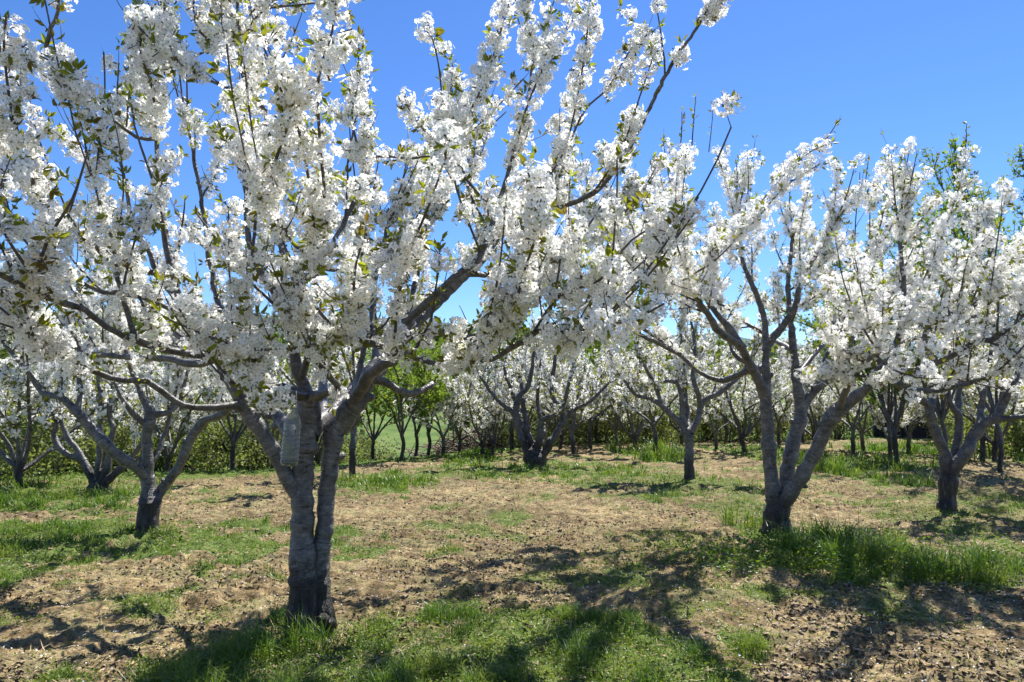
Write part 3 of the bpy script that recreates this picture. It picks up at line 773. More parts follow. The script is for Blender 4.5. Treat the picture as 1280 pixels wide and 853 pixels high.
limb(T2, [(945, 465, D, 9), (920, 445, D + .2, 8), (912, 428, D + .3, 7), (905, 400, D + .3, 5)], start=.4)
limb(T2, [(975, 638, D, 22), (982, 600, D + .1, 23), (990, 560, D + .15, 23), (999, 520, D + .2, 22), (999, 500, D + .2, 20), (994, 460, D + .2, 14), (990, 420, D + .2, 11), (985, 360, D + .3, 8), (990, 300, D + .3, 6)], start=.6, k=16)
limb(T2, [(1001, 512, D + .2, 16), (1012, 496, D + .2, 14), (1025, 484, D + .15, 13), (1045, 468, D + .1, 12), (1060, 450, D, 11), (1066, 420, D, 9), (1080, 380, D, 7), (1085, 330, D, 5)], start=.4)
limb(T2, [(1014, 495, D + .2, 10), (1022, 478, D + .3, 10), (1029, 455, D + .4, 9), (1040, 420, D + .5, 7), (1045, 370, D + .5, 6)], start=.4)
limb(T2, [(978, 640, D - .05, 24), (1000, 600, D - .2, 23), (1020, 562, D - .3, 24), (1036, 530, D - .4, 24), (1048, 511, D - .45, 27), (1063, 502, D - .5, 24), (1082, 486, D - .6, 19), (1100, 465, D - .7, 15), (1120, 430, D - .8, 11), (1130, 370, D - .9, 8), (1125, 300, D - 1.0, 6)], start=.6, k=16)
limb(T2, [(1085, 480, D - .6, 12), (1100, 460, D - .8, 12), (1130, 464, D - 1.0, 12), (1160, 459, D - 1.2, 11), (1190, 446, D - 1.4, 11), (1220, 428, D - 1.6, 10), (1247, 420, D - 1.7, 9), (1290, 385, D - 1.9, 7), (1330, 350, D - 2.0, 5)], start=.25, step=.2)
limb(T2, [(1085, 478, D - .6, 11), (1105, 471, D - .9, 10), (1135, 485, D - 1.1, 9), (1165, 489, D - 1.3, 9), (1202, 482, D - 1.5, 8), (1240, 470, D - 1.7, 6)], start=.35, step=.2)
limb(T2, [(1178, 452, D - 1.2, 9), (1155, 420, D - 1.3, 8), (1180, 395, D - 1.4, 7), (1210, 385, D - 1.4, 6)], start=.1, step=.2)
limb(T2, [(1047, 514, D - .45, 12), (1062, 480, D - 1.1, 10), (1080, 455, D - 1.7, 8), (1100, 440, D - 2.3, 6)], start=.3, step=.2)
limb(T2, [(998, 470, D + .2, 9), (1030, 430, D + .7, 8), (1075, 400, D + 1.2, 6), (1120, 380, D + 1.4, 5)], start=.3, step=.25)
limb(T2, [(994, 440, D + .2, 9), (960, 420, D + .8, 7), (920, 395, D + 1.2, 6), (890, 370, D + 1.4, 5)], start=.3, step=.25)
limb(T2, [(850, 445, D + .3, 7), (800, 418, D + .1, 7), (755, 395, D - .1, 6), (715, 375, D - .2, 5)], start=.1, step=.2)
limb(T2, [(875, 368, D - .6, 8), (830, 350, D - .5, 7), (785, 325, D - .5, 6), (750, 290, D - .5, 5)], start=.1, step=.2)
rod(T2, [(885, 392, D - .7), (900, 310, 7.2), (935, 272, 6.4), (975, 225, 5.9), (1010, 192, 5.6), (1035, 180, 5.5)], bs=1.2)
rod(T2, [(900, 330, 7.2), (940, 280, 6.2), (980, 235, 5.8), (1025, 205, 5.5)], bs=1.15)
rod(T2, [(870, 370, 7.4), (858, 330, 6.6), (852, 270, 6.1), (856, 215, 5.8), (858, 180, 5.7)], bs=1.2)
rod(T2, [(860, 350, 6.8), (845, 300, 6.2), (845, 240, 5.9), (850, 190, 5.8)], bs=1.08)
rod(T2, [(850, 355, 7.0), (815, 350, 6.4), (780, 320, 6.0), (770, 260, 5.8), (800, 230, 5.7)], kids=True, bs=1.2)
rod(T2, [(920, 280, D), (905, 220, 8.0), (893, 185, 7.9)], bs=1.1)
rod(T2, [(935, 300, D), (935, 240, 8.0), (934, 190, 7.9)], bs=1.1)
rod(T2, [(1030, 320, D - .3), (1050, 270, 7.9), (1072, 245, 7.8), (1075, 215, 7.8)], bs=1.2)
rod(T2, [(1065, 420, D), (1068, 340, 7.8), (1070, 270, 7.6), (1078, 225, 7.5)], bs=1.08, kids=True)
rod(T2, [(1002, 354, D - .2), (1000, 290, 7.8), (1010, 240, 7.7)], bs=1.05)
rod(T2, [(1120, 430, D - .8), (1150, 360, 7.2), (1180, 290, 7.0), (1200, 230, 6.9), (1207, 190, 6.9)], bs=1.05, kids=True)
rod(T2, [(1125, 300, D - 1), (1135, 240, 7.3), (1150, 222, 7.3), (1165, 210, 7.3)], bs=1.2)
rod(T2, [(1230, 425, 6.7), (1240, 350, 6.5), (1250, 280, 6.4), (1262, 225, 6.3)], bs=1.08, kids=True)
rod(T2, [(1190, 446, 7.0), (1200, 380, 6.9), (1215, 320, 6.8), (1240, 290, 6.8)], bs=1.05, kids=True)
rod(T2, [(1270, 400, 6.5), (1285, 330, 6.3), (1290, 260, 6.2)], bs=1.05, kids=True)
rod(T2, [(1100, 465, 7.7), (1080, 400, 7.4), (1090, 340, 7.2), (1100, 290, 7.1)], bs=1.05, kids=True)
for px, py, d, h in ((865, 182, 5.7, 62), (850, 190, 5.8, 50), (886, 190, 7.9, 62), (1024, 190, 5.6, -1), (1206, 192, 6.9, 38), (1168, 212, 7.3, 20), (1082, 228, 7.5, 30)):
    # bare young shoots with buds above the blossom
    q = at(px, py, d); e = at(1045, 152, d) if h < 0 else at(px + 4, py - h, d)
    C = path(T2.rng, q, e - q, float(np.linalg.norm(e - q)), 6, .02, .03)
    T2.tw.add(C, np.linspace(.006, .003, 7), 5)
    for c in C[2:]: T2.leafnode(c, norm(e - q), 3)
T2.build("three-stemmed white flowering cherry tree with tall tufts of grass at its foot", GRP)

# ---- the third tree, far right
b = trunk_base(1184, 637); D = b[1]
WS = .68
T3 = Tree(3, b, lod=1, nf=22, fr=.0185, spacing=.084, dens=1.0, zmax=4.6, leafy=1.0, gap=.42, zb=(.7, .1), up=.07)
T3.limb([(b + [0, 0, -.1], .155), (b + [0, 0, .05], .135), (at(1185, 610, D), .118), (at(1187, 585, D), .12)], name="trunk", k=16, kids=False)
limb(T3, [(1188, 598, D, 22), (1180, 570, D, 19), (1172, 545, D, 17), (1164, 523, D, 16), (1160, 508, D, 15), (1150, 500, D - .1, 12), (1135, 492, D - .2, 10), (1110, 470, D - .2, 8), (1090, 440, D - .2, 6)], start=.5)
limb(T3, [(1161, 512, D, 13), (1166, 490, D + .1, 11), (1160, 450, D + .1, 9), (1150, 400, D + .1, 6)], start=.3)
limb(T3, [(1188, 592, D, 17), (1194, 565, D + .1, 15), (1199, 540, D + .1, 14), (1197, 520, D + .1, 13), (1188, 508, D + .1, 10), (1185, 480, D + .1, 9), (1190, 430, D + .1, 7), (1185, 370, D, 5)], start=.5)
limb(T3, [(1198, 530, D + .1, 11), (1197, 505, D + .3, 11), (1205, 460, D + .4, 9), (1215, 400, D + .4, 7), (1220, 340, D + .4, 5)], start=.3)
limb(T3, [(1190, 594, D, 21), (1203, 572, D - .1, 21), (1218, 545, D - .1, 21), (1227, 530, D - .1, 20), (1245, 522, D - .2, 16), (1255, 505, D - .2, 14), (1265, 485, D - .3, 12), (1280, 450, D - .3, 9), (1300, 400, D - .3, 6)], start=.5)
limb(T3, [(1226, 532, D - .1, 14), (1226, 512, D, 12), (1232, 480, D, 10), (1240, 430, D, 8), (1245, 370, D, 6), (1240, 300, D, 5)], start=.3)
limb(T3, [(1235, 527, D - .1, 12), (1265, 522, D - .3, 10), (1295, 515, D - .5, 8), (1330, 490, D - .6, 6)], start=.3)
T3.build("cherry tree on the right whose short dark trunk forks into three heavy limbs", GRP, bark=BARK_D)

# ---- left tree with the elbow limb
b = trunk_base(185, 662); D = b[1]
WS = .78
TA = Tree(4, b, lod=1, nf=20, fr=.018, spacing=.078, dens=1.0, zmax=4.0, leafy=1.1, gap=.36)
TA.limb([(b + [0, 0, -.1], .17), (b + [0, 0, .03], .145), (at(186, 640, D), .125), (at(187, 622, D), .12)], name="trunk", k=18, kids=False)
limb(TA, [(187, 630, D, 26), (185, 605, D, 20), (184, 575, D, 17), (184, 545, D, 15), (188, 525, D, 16), (186, 510, D, 14), (178, 498, D, 11), (172, 480, D, 9), (160, 450, D, 7), (150, 400, D, 6)], start=.55, k=14)
limb(TA, [(184, 598, D, 17), (172, 586, D - .1, 17), (158, 577, D - .2, 17), (145, 568, D - .25, 16), (130, 553, D - .3, 16), (117, 539, D - .3, 16), (104, 523, D - .35, 15), (92, 511, D - .35, 14), (75, 497, D - .4, 12), (55, 491, D - .4, 10), (45, 480, D - .4, 9), (30, 460, D - .5, 7), (5, 430, D - .6, 5)], start=.5, k=14)
limb(TA, [(98, 514, D - .35, 9), (101, 490, D - .3, 8), (96, 460, D - .3, 7), (90, 420, D - .3, 5)], start=.2)
limb(TA, [(190, 628, D, 20), (198, 615, D + .1, 17), (212, 598, D + .1, 16), (225, 580, D + .1, 15), (235, 560, D + .1, 14), (246, 538, D + .1, 14), (255, 527, D + .1, 13), (270, 521, D, 12), (285, 512, D - .1, 11), (296, 490, D - .2, 9), (300, 450, D - .2, 7)], start=.6, k=14)
limb(TA, [(188, 590, D + .05, 8), (196, 570, D + .1, 8), (205, 545, D + .2, 7), (212, 520, D + .2, 6), (222, 480, D + .2, 5)], start=.5)
limb(TA, [(183, 532, D, 10), (170, 522, D - .1, 9), (158, 507, D - .2, 8), (148, 490, D - .2, 6), (130, 450, D - .3, 5)], start=.3)
limb(TA, [(188, 522, D, 12), (210, 515, D + .1, 9), (225, 500, D + .2, 7), (235, 460, D + .2, 5)], start=.3)
for k in range(16):
    a = at(TA.rng.uniform(60, 330), TA.rng.uniform(300, 400), D + TA.rng.uniform(-.8, 1.2)); a = TA.snap(a)
    C = path(TA.rng, a, np.array([TA.rng.normal() * .25, TA.rng.normal() * .2, 1]), TA.rng.uniform(.5, 1.1), 8, .05, .05)
    TA.tw.add(C, np.linspace(.008, .003, 9), 5)
    for c in C[1:]: TA.leafnode(c, np.array([0, 0, 1.]), 4)
    TA.decorate(C, np.linspace(.008, .003, 9), 0, .05, .8)
TA.build("cherry tree left of the bottle tree with a long elbowed limb reaching left", GRP)

# ---- tree behind it with curved stems from the ground
b = trunk_base(124, 612); D = b[1]
WS = .78
TB = Tree(5, b, lod=2, nf=13, fr=.024, spacing=.08, dens=.9, zmax=4.0, leafy=.7)
TB.limb([(b + [0, 0, -.1], .22), (b + [0, 0, .10], .19)] + [(b + [0, 0, .2], .16)], name="trunk", k=14, kids=False)
limb(TB, [(123, 608, D, 14), (115, 598, D, 13), (109, 585, D, 13), (102, 574, D, 12), (88, 570, D, 10), (75, 560, D, 10), (68, 545, D, 9), (70, 530, D, 8), (60, 505, D, 6), (50, 460, D, 5)], start=.5)
limb(TB, [(104, 576, D, 10), (95, 560, D, 9), (84, 545, D, 9), (78, 530, D, 8), (72, 500, D, 6), (80, 450, D, 5)], start=.3)
limb(TB, [(122, 606, D, 11), (123, 580, D, 9), (124, 555, D, 9), (126, 510, D, 8), (122, 460, D, 6)], start=.4)
limb(TB, [(126, 608, D, 13), (131, 590, D, 12), (137, 560, D, 10), (141, 538, D, 10), (137, 515, D, 8), (140, 460, D, 6)], start=.4)
limb(TB, [(128, 610, D, 14), (140, 596, D, 13), (152, 584, D, 12), (165, 570, D, 9), (176, 556, D, 8), (195, 520, D, 6)], start=.4)
TB.build("cherry tree of several curved stems rising from the grass behind the elbowed tree", GRP)

# ---- middle tree: many straight stems in a fan
b = trunk_base(668, 583); D = b[1]
WS = .85
TM = Tree(6, b, lod=2, nf=13, fr=.025, spacing=.085, dens=.85, zmax=5.4, leafy=.5)
TM.limb([(b + [0, 0, -.1], .30), (b + [0, 0, .1], .27), (b + [0, 0, .3], .25), (b + [.02, 0, .45], .18)], name="trunk", k=14, kids=False, bump=.09)
limb(TM, [(664, 577, D, 15), (657, 562, D, 12), (650, 542, D, 11), (646, 520, D, 10), (646, 505, D, 9), (651, 492, D, 8), (660, 482, D, 7), (668, 440, D, 5)], start=.5, step=.4)
limb(TM, [(647, 522, D, 8), (640, 515, D, 7), (630, 508, D, 6), (620, 498, D, 5), (600, 470, D, 4)], start=.2, step=.4)
limb(TM, [(665, 574, D, 9), (660, 555, D + .2, 8), (653, 535, D + .3, 7), (645, 505, D + .5, 6), (630, 460, D + .6, 4)], start=.5, step=.4)
limb(TM, [(668, 572, D, 10), (663, 550, D + .1, 9), (657, 525, D + .2, 8), (650, 470, D + .3, 5)], start=.4, step=.4)
limb(TM, [(669, 570, D, 12), (675, 548, D - .1, 11), (676, 530, D - .1, 10), (684, 523, D - .2, 9), (698, 516, D - .3, 8), (706, 500, D - .4, 6), (715, 460, D - .4, 4)], start=.4, step=.4)
limb(TM, [(672, 576, D, 15), (682, 563, D, 13), (689, 552, D, 12), (697, 540, D, 11), (705, 526, D, 10), (701, 512, D, 8), (690, 490, D, 7), (695, 440, D, 5)], start=.5, step=.4)
limb(TM, [(704, 527, D, 7), (718, 512, D, 6), (740, 500, D, 5), (760, 480, D, 4)], start=.2, step=.4)
limb(TM, [(670, 565, D, 8), (680, 540, D + .3, 7), (672, 505, D + .5, 6), (676, 450, D + .5, 4)], start=.4, step=.4)
TM.build("cherry tree with straight stems fanning out of a squat black trunk in the middle distance", GRP, bark=BARK_D)

# ---- slim tree between the middle one and the three-stemmed one
b = trunk_base(862, 601); D = b[1]
WS = .75
TN = Tree(7, b, lod=2, nf=14, fr=.023, spacing=.078, dens=.95, zmax=4.8, leafy=.8)
TN.limb([(b + [0, 0, -.1], .115), (b + [0, 0, .3], .092), (at(862, 560, D), .086), (at(862, 535, D), .095)], name="trunk", k=14, kids=False)
limb(TN, [(860, 545, D, 15), (853, 533, D, 12), (843, 522, D, 11), (834, 513, D, 10), (822, 503, D, 8), (812, 498, D, 7), (795, 494, D, 6), (780, 475, D, 5)], start=.3)
limb(TN, [(835, 514, D, 8), (826, 505, D, 7), (818, 480, D, 6), (800, 450, D, 5)], start=.2)
limb(TN, [(860, 540, D, 11), (854, 525, D, 9), (852, 505, D, 8), (850, 490, D, 7), (845, 478, D, 7), (832, 476, D, 6), (815, 480, D, 4)], start=.3)
limb(TN, [(863, 540, D, 10), (860, 520, D + .2, 9), (858, 500, D + .3, 8), (856, 460, D + .3, 6), (850, 410, D + .3, 4)], start=.3)
limb(TN, [(865, 540, D, 13), (873, 525, D, 11), (876, 508, D, 10), (885, 498, D, 10), (898, 493, D, 9), (908, 485, D, 8), (925, 470, D, 7), (945, 440, D, 5)], start=.3)
limb(TN, [(876, 510, D, 9), (872, 490, D - .1, 8), (866, 470, D - .1, 7), (868, 430, D - .1, 5), (860, 380, D, 4)], start=.2)
TN.build("slim single-trunk cherry tree standing just left of the three-stemmed tree", GRP)

# ---------------------------------------------------------------- orchard trees farther back
def proto_cherry(seed, trunk_h, stems, spread, top, dens=.8, lod=2, fr=.027, nf=12, leafy=1.0, bark=None, r0=.068, flowerless=False, leafmat=None, spacing=.105, step=.30):
    T = Tree(seed, (0, 0, 0), zb=(.75, .15), up=.08, lod=lod, nf=nf, fr=fr, spacing=spacing, dens=dens, zmax=top, leafy=leafy, flowerless=flowerless)
    rng = T.rng
    T.limb([(np.array([0, 0, -.15]), r0 * 1.35), (np.array([0, 0, .08]), r0 * 1.12), (np.array([rng.normal() * .03, 0, trunk_h * .6]), r0), (np.array([rng.normal() * .04, 0, trunk_h]), r0 * .95)], name="trunk", k=10, kids=False)
    for i in range(stems):
        a = 6.283 * (i + rng.uniform(-.25, .25)) / stems; lean = rng.uniform(.35, .95) * spread
        pts = [np.array([0, 0, trunk_h * .9])]; d = norm(np.array([math.cos(a) * lean, math.sin(a) * lean, 1.0]))
        L = (top - trunk_h) * rng.uniform(.62, .85)
        P = path(rng, pts[0], d, L, 5, .05, .16); R = np.linspace(r0 * .62, .018, len(P))
        T.limb(list(zip(P, R)), k=8, start=.25, step=step)
        if rng.random() < .7:
            q = P[2]; d2 = norm(np.array([math.cos(a + rng.uniform(-1.2, 1.2)), math.sin(a + rng.uniform(-1.2, 1.2)), .7]))
            P2 = path(rng, q, d2, L * .55, 4, .08, .14); T.limb(list(zip(P2, np.linspace(R[2] * .8, .014, 5))), k=7, start=.2, step=step)
    return T, dict(bark=bark, leafmat=leafmat)

def copy_tree(o, loc, rz, s, label, group):
    c = o.copy(); COL.objects.link(c); c.location = loc; c.rotation_euler = (0, 0, rz); c.scale = (s, s, s)
    c["label"] = label; c["group"] = group
    for ch in o.children:
        k = ch.copy(); COL.objects.link(k); k.parent = c
    return c

protos = []
for sd_, args in ((101, dict(trunk_h=.75, stems=5, spread=1.0, top=3.9, bark=BARK)),
                  (102, dict(trunk_h=.5, stems=6, spread=1.1, top=3.8, bark=BARK_D)),
                  (103, dict(trunk_h=1.1, stems=4, spread=.9, top=4.1, bark=BARK_D, leafy=1.0)),
                  (104, dict(trunk_h=.35, stems=6, spread=1.2, top=3.6, bark=BARK))):
    protos.append(proto_cherry(sd_, **args))
built = {}
rng0 = random.Random(5)
far = [  # px, py of the foot, kind, size, label, distance (None: from py on the flat floor)
 (32, 610, 3, 1.0, "cherry tree of many bent stems at the left edge before the green bushes", None),
 (443, 598, 2, 1.0, "cherry tree with a dark leaning stem seen just right of the front trunk", None),
 (616, 570, 1, .85, "small white cherry tree just left of the fan-stemmed tree", None),
 (603, 567, 3, .75, "pale little cherry tree with a thin dark trunk by the brown brush heap", None),
 (555, 570, 0, .8, "thin white-barked young cherry tree in front of the meadow slope", None),
 (716, 567, 0, .95, "cherry tree close behind the right stems of the fan-stemmed tree", None),
 (700, 563, 1, .9, "cherry tree hidden behind the fan-stemmed tree, its crown showing above", None),
 (737, 562, 2, .9, "slender far cherry tree alone in the gap right of the fan-stemmed tree", None),
 (817, 571, 2, .9, "dark-trunked cherry tree leaning beside a clump of bright grass", None),
 (793, 562, 3, 1.05, "cherry tree with several pale stems rising out of the bright grass clump", None),
 (770, 559, 0, .8, "thin far cherry tree before the hedge, left of the pale-stemmed one", None),
 (893, 562, 0, .8, "slim far cherry tree right behind the slim single-trunk tree", None),
 (927, 567, 1, 1.0, "stout dark cherry tree just left of the three-stemmed tree's stems", None),
 (971, 561, 2, .85, "far cherry tree glimpsed between the three stems", None),
 (1016, 563, 1, .95, "dark cherry tree seen through the right fork of the three-stemmed tree", None),
 (1063, 571, 2, .8, "small straight cherry tree with a thin dark trunk right of the fork", None),
 (1075, 564, 0, .85, "pale-stemmed small cherry tree beside the straight thin one", None),
 (1109, 567, 3, .8, "little cherry tree before the grey-green slope on the right", None),
 (1131, 568, 0, .85, "cherry tree standing in front of the dark shed", None),
 (1222, 577, 2, .9, "cherry tree behind the heavy right limb of the dark forked tree", None),
 (1237, 577, 1, .95, "cherry tree before the leafy bushes at the far right", None),
 (1288, 572, 3, 1.0, "cherry tree with arching pale limbs at the right edge", None),
 (850, 556, 1, .95, "far cherry tree in the back row behind the slim single-trunk tree", 27.5),
 (660, 557, 0, .95, "far cherry tree in the back row behind the fan-stemmed tree", 26),
 (1000, 556, 3, .95, "far cherry tree in the back row behind the middle stem", 29),
 (1165, 556, 1, 1.0, "far cherry tree in the back row behind the dark forked tree", 28),
 (685, 556, 3, 1.1, "cherry tree of the last row just right of the fan-stemmed tree's centre", 29),
 (755, 556, 0, 1.1, "cherry tree of the last row in the gap left of the pale-stemmed tree", 30),
 (812, 556, 2, 1.1, "cherry tree of the last row behind the leaning dark-trunked tree", 31),
 (880, 556, 3, 1.1, "cherry tree of the last row behind the slim tree's right limb", 32),
 (945, 556, 0, 1.1, "cherry tree of the last row between the stout dark tree and the three stems", 31),
 (1045, 556, 1, 1.1, "cherry tree of the last row right of the three-stemmed tree's fork", 33),
 (1090, 556, 0, 1.1, "cherry tree of the last row on the grey-green slope", 34),
 (1205, 556, 3, 1.1, "cherry tree of the last row behind the forked tree's right limb", 31),
 (1262, 556, 2, 1.1, "cherry tree of the last row near the right edge", 30),
 (640, 560, 2, 1.1, "cherry tree beyond the fan-stemmed tree's left stem", 24),
 (575, 565, 1, 1.0, "cherry tree on the slope just left of the brown brush heap", 25),
 (400, 572, 3, 1.05, "cherry tree on the slope seen between the two front stems", 22),
 (265, 580, 1, 1.0, "cherry tree on the slope left of the diagonal limb", 21),
 (150, 585, 0, 1.0, "cherry tree on the slope behind the fork of the elbowed tree", 20),
 (-20, 585, 0, 1.0, "cherry tree half cut by the left edge, lower on the slope", 16),
 (75, 590, 1, 1.0, "cherry tree lower on the slope between the two leftmost trees", 17),
 (215, 585, 3, .95, "cherry tree lower on the slope behind the elbowed tree", 17.5),
 (345, 585, 0, .9, "cherry tree lower on the slope behind the diagonal limb of the front tree", 18.5),
]
for px, py, kd, s_, lab, dist in far:
    d = dist or gp(px, py)[1]
    x = (px - 640) / F * d; z = float(height(x, d)) - .04
    if kd not in built:
        T, kw = protos[kd]
        r = T.build(lab, GRP, bark=kw["bark"]); built[kd] = r
        r.location = (x, d, z); r.rotation_euler = (0, 0, rng0.uniform(0, 6.28)); r.scale = (s_,) * 3
    else:
        copy_tree(built[kd], (x, d, z), rng0.uniform(0, 6.28), s_, lab, GRP)

# green leafed trees
GG = "young green leafed trees behind the orchard"
gt = [proto_cherry(201, trunk_h=.8, stems=5, spread=.6, top=3.6, flowerless=True, leafy=1.7, r0=.05, bark=BARK_D, dens=1.0, spacing=.09),
      proto_cherry(202, trunk_h=1.2, stems=7, spread=.38, top=8.3, flowerless=True, leafy=1.2, r0=.05, bark=BARK_D, dens=1.0, spacing=.13)]
gb = {}
green = [
 (503, 578, 0, 1.0, "young light green tree with a forked dark trunk at the meadow's edge", 19.5),
 (521, 573, 0, .95, "thin green tree just right of the forked green one", 21.5),
 (536, 570, 0, 1.1, "taller green tree with two straight stems before the meadow slope", 24),
 (468, 575, 0, 1.0, "light green tree beside the stem right of the front trunk", 22),
 (1116, 578, 0, 1.25, "green and white tree on a dark mossy trunk between the two big right trees", 18.6),
 (1243, 573, 1, 1.0, "tall leafy green tree with upright shoots rising above the right blossoms", 15.8),
 (1175, 566, 1, .98, "tall green tree with upright shoots behind the dark forked tree", 17.5),
 (1108, 566, 1, .93, "green tree showing through the blossoms above the three-stemmed tree's long bough", 19),
 (295, 592, 0, 1.05, "thin bare-stemmed green tree behind the diagonal limb of the front tree", 17.5),
 (745, 560, 0, 1.2, "green tree in front of the hedge left of the pale-stemmed cherry", 27),
 (905, 560, 0, 1.15, "green tree in front of the hedge behind the slim cherry", 27.5),
]
for px, py, kd, s_, lab, d in green:
    x = (px - 640) / F * d; z = float(height(x, d)) - .04
    if kd not in gb:
        T, kw = gt[kd]
        r = T.build(lab, GG, name="green_tree", bark=kw["bark"], leafmat=LEAF_G); gb[kd] = r
        for ch in r.children:
            pass
        r.location = (x, d, z); r.scale = (s_,) * 3
    else: copy_tree(gb[kd], (x, d, z), rng0.uniform(0, 6.28), s_, lab, GG)

# hedge shrubs along the back of the floor
def shrub_proto(seed, w, h, n, mat, nstem=9):
    rng = np.random.default_rng(seed)
    st = Tubes(); tips = []
    for i in range(nstem):
        a = rng.uniform(0, 6.28); P = path(rng, np.array([math.cos(a) * .15 * w, math.sin(a) * .15 * w, -.1]), np.array([math.cos(a) * .7, math.sin(a) * .7, 1.2]), h * rng.uniform(.7, 1.05), 6, .05, .15)
        st.add(P, np.linspace(.035, .008, 7), 5); tips.append(P)
    c = rng.normal(size=(70, 3)); c /= np.linalg.norm(c, axis=1)[:, None]; c *= rng.uniform(.35, 1, (70, 1)) ** .5
    c = c * np.array([w * .5, w * .5, h * .46]) + np.array([0, 0, h * .50])
    k = rng.integers(0, 70, n)
    P = c[k] + rng.normal(size=(n, 3)) * .17 * np.array([1, 1, .9]); P[:, 2] = np.abs(P[:, 2])
    Dv = rng.normal(size=(n, 3)) + np.array([0, 0, .4])
    r = empty("hedge_shrub", (0, 0, 0), "x", "shrub")
    z = np.zeros(3)
    obj("stems", st.mesh("stems", TWIG), r)
    obj("foliage", leaf_mesh("foliage", rng, P, Dv, rng.uniform(.07, .13, n), mat, z, .6, True), r)
    return r
SG = "shrubs along the back edge of the orchard"
sp = [shrub_proto(301, 2.6, 1.55, 4000, LEAF_S), shrub_proto(302, 3.2, 1.5, 5200, LEAF_O), shrub_proto(303, 2.2, 2.0, 4000, LEAF_O)]
used = [False] * 3
SH = [(700, 27, 0, "dark shrub behind the right stems of the fan-stemmed tree"), (738, 29, 1, "light green shrub in the gap right of the fan-stemmed tree"), (775, 28, 0, "dark shrub behind the thin far cherry"),
      (805, 30, 2, "tall shrub behind the bright grass clump"), (838, 29, 1, "light shrub left of the slim single trunk"), (872, 30, 0, "dark shrub right of the slim single trunk"), (905, 29, 2, "tall shrub between the slim tree and the stout dark one"),
      (945, 30, 0, "dark shrub right of the stout dark cherry"), (985, 31, 1, "light shrub behind the middle stem of the three-stemmed tree"), (1030, 32, 0, "dark low shrub behind the right stem of the three-stemmed tree"),
      (1200, 27, 0, "dark shrub behind the dark forked tree"), (1250, 21, 1, "leafy bright bush at the far right"), (1290, 22, 2, "tall bush cut by the right edge"), (1225, 24, 2, "tall bush behind the heavy right limb"),
      (1090, 36, 1, "pale shrub on the grey-green slope"), (640, 27, 2, "tall shrub left of the fan-stemmed tree"), (665, 30, 0, "dark shrub behind the fan-stemmed tree"),
      (15, 15.5, 1, "bright bush at the left edge under the many-stemmed tree"), (60, 19, 0, "dark bush between the two leftmost trees"), (110, 20, 2, "tall bush behind the curved stems"), (165, 19, 1, "light bush right of the curved stems"),
      (215, 20, 0, "dark bush behind the forked limb of the elbowed tree"), (260, 19, 1, "light bush left of the thin green tree"), (300, 21, 2, "tall bush behind the thin green tree"), (340, 20, 0, "dark bush behind the diagonal limb"),
      (400, 24, 1, "light bush showing between the two front stems"), (455, 26, 0, "dark bush right of the front trunk"), (-30, 19, 2, "tall bush beyond the left edge tree")]
for px, d, k, lab in SH:
    x = (px - 640) / F * d; z = float(height(x, d)) - .05; rz = rng0.uniform(0, 6.28); s_ = rng0.uniform(.85, 1.15)
    if not used[k]:
        used[k] = True; r = sp[k]; r.location = (x, d, z); r.rotation_euler = (0, 0, rz); r["label"] = lab; r["group"] = SG
    else: copy_tree(sp[k], (x, d, z), rz, s_, lab, SG)

# woodland on the far slope: one mass
rng = np.random.default_rng(77)
n = 1500
d = rng.uniform(60, 330, n); x = rng.uniform(-1.05, 1.05, n) * d
keep = fbm(x * .02, d * .02, 55, 3) > np.where((x > -.22 * d) & (x < -.05 * d) & (d < 170), .62, .40)
x, d = x[keep], d[keep]; n = len(x)
hh = rng.uniform(4, 9, n); zz = height(x, d)
m_ = 110
cc = np.repeat(np.stack([x, d, zz + hh * .55], 1), m_, 0); sc = np.repeat(hh, m_)
q = rng.normal(size=(n * m_, 3)); q /= np.linalg.norm(q, axis=1)[:, None]; q *= rng.uniform(.5, 1, (n * m_, 1))
P = cc + q * np.stack([sc * .36, sc * .36, sc * .46], 1)
obj("woodland", leaf_mesh("woodland", rng, P, rng.normal(size=(n * m_, 3)), sc * .17, LEAF_W, np.zeros(3), .8, True),
    kind="stuff", label="green woodland covering the slope beyond the orchard", cat="woodland")

# ---------------------------------------------------------------- dark shed of brushwood and boards
def box(V, Fa, lo, hi):
    b = len(V); x0, y0, z0 = lo; x1, y1, z1 = hi
    V += [(x0, y0, z0), (x1, y0, z0), (x1, y1, z0), (x0, y1, z0), (x0, y0, z1), (x1, y0, z1), (x1, y1, z1), (x0, y1, z1)]
    Fa += [(b, b + 3, b + 2, b + 1), (b + 4, b + 5, b + 6, b + 7), (b, b + 1, b + 5, b + 4), (b + 1, b + 2, b + 6, b + 5), (b + 2, b + 3, b + 7, b + 6), (b + 3, b, b + 4, b + 7)]
d = 33.0; x = (1160 - 640) / F * d; z = float(height(x, d))
shed = empty("shed", (x, d, z - .1), "low shed of boards, dark with shade, behind the trees on the right", "shed")
wood = plain("shaded_black_board", (0.018, 0.016, 0.014), .9)  # near-black because the shed's shade is put into the board colour
V, Fa = [], []
r1 = np.random.default_rng(5)
for i in range(17):
    xx = -1.9 + i * .225; box(V, Fa, (xx, -1.2, 0), (xx + .205, -1.17, 2.0 + r1.uniform(-.12, .05)))
for i in range(10):
    yv = -1.15 + i * .235; box(V, Fa, (-1.93, yv, 0), (-1.9, yv + .21, 2.0)); box(V, Fa, (1.93, yv, 0), (1.96, yv + .21, 2.0))
box(V, Fa, (-1.9, 1.2, 0), (1.93, 1.24, 2.0))
obj("wall", mesh_np("wall", V, np.array(Fa), wood), shed)
V, Fa = [], []
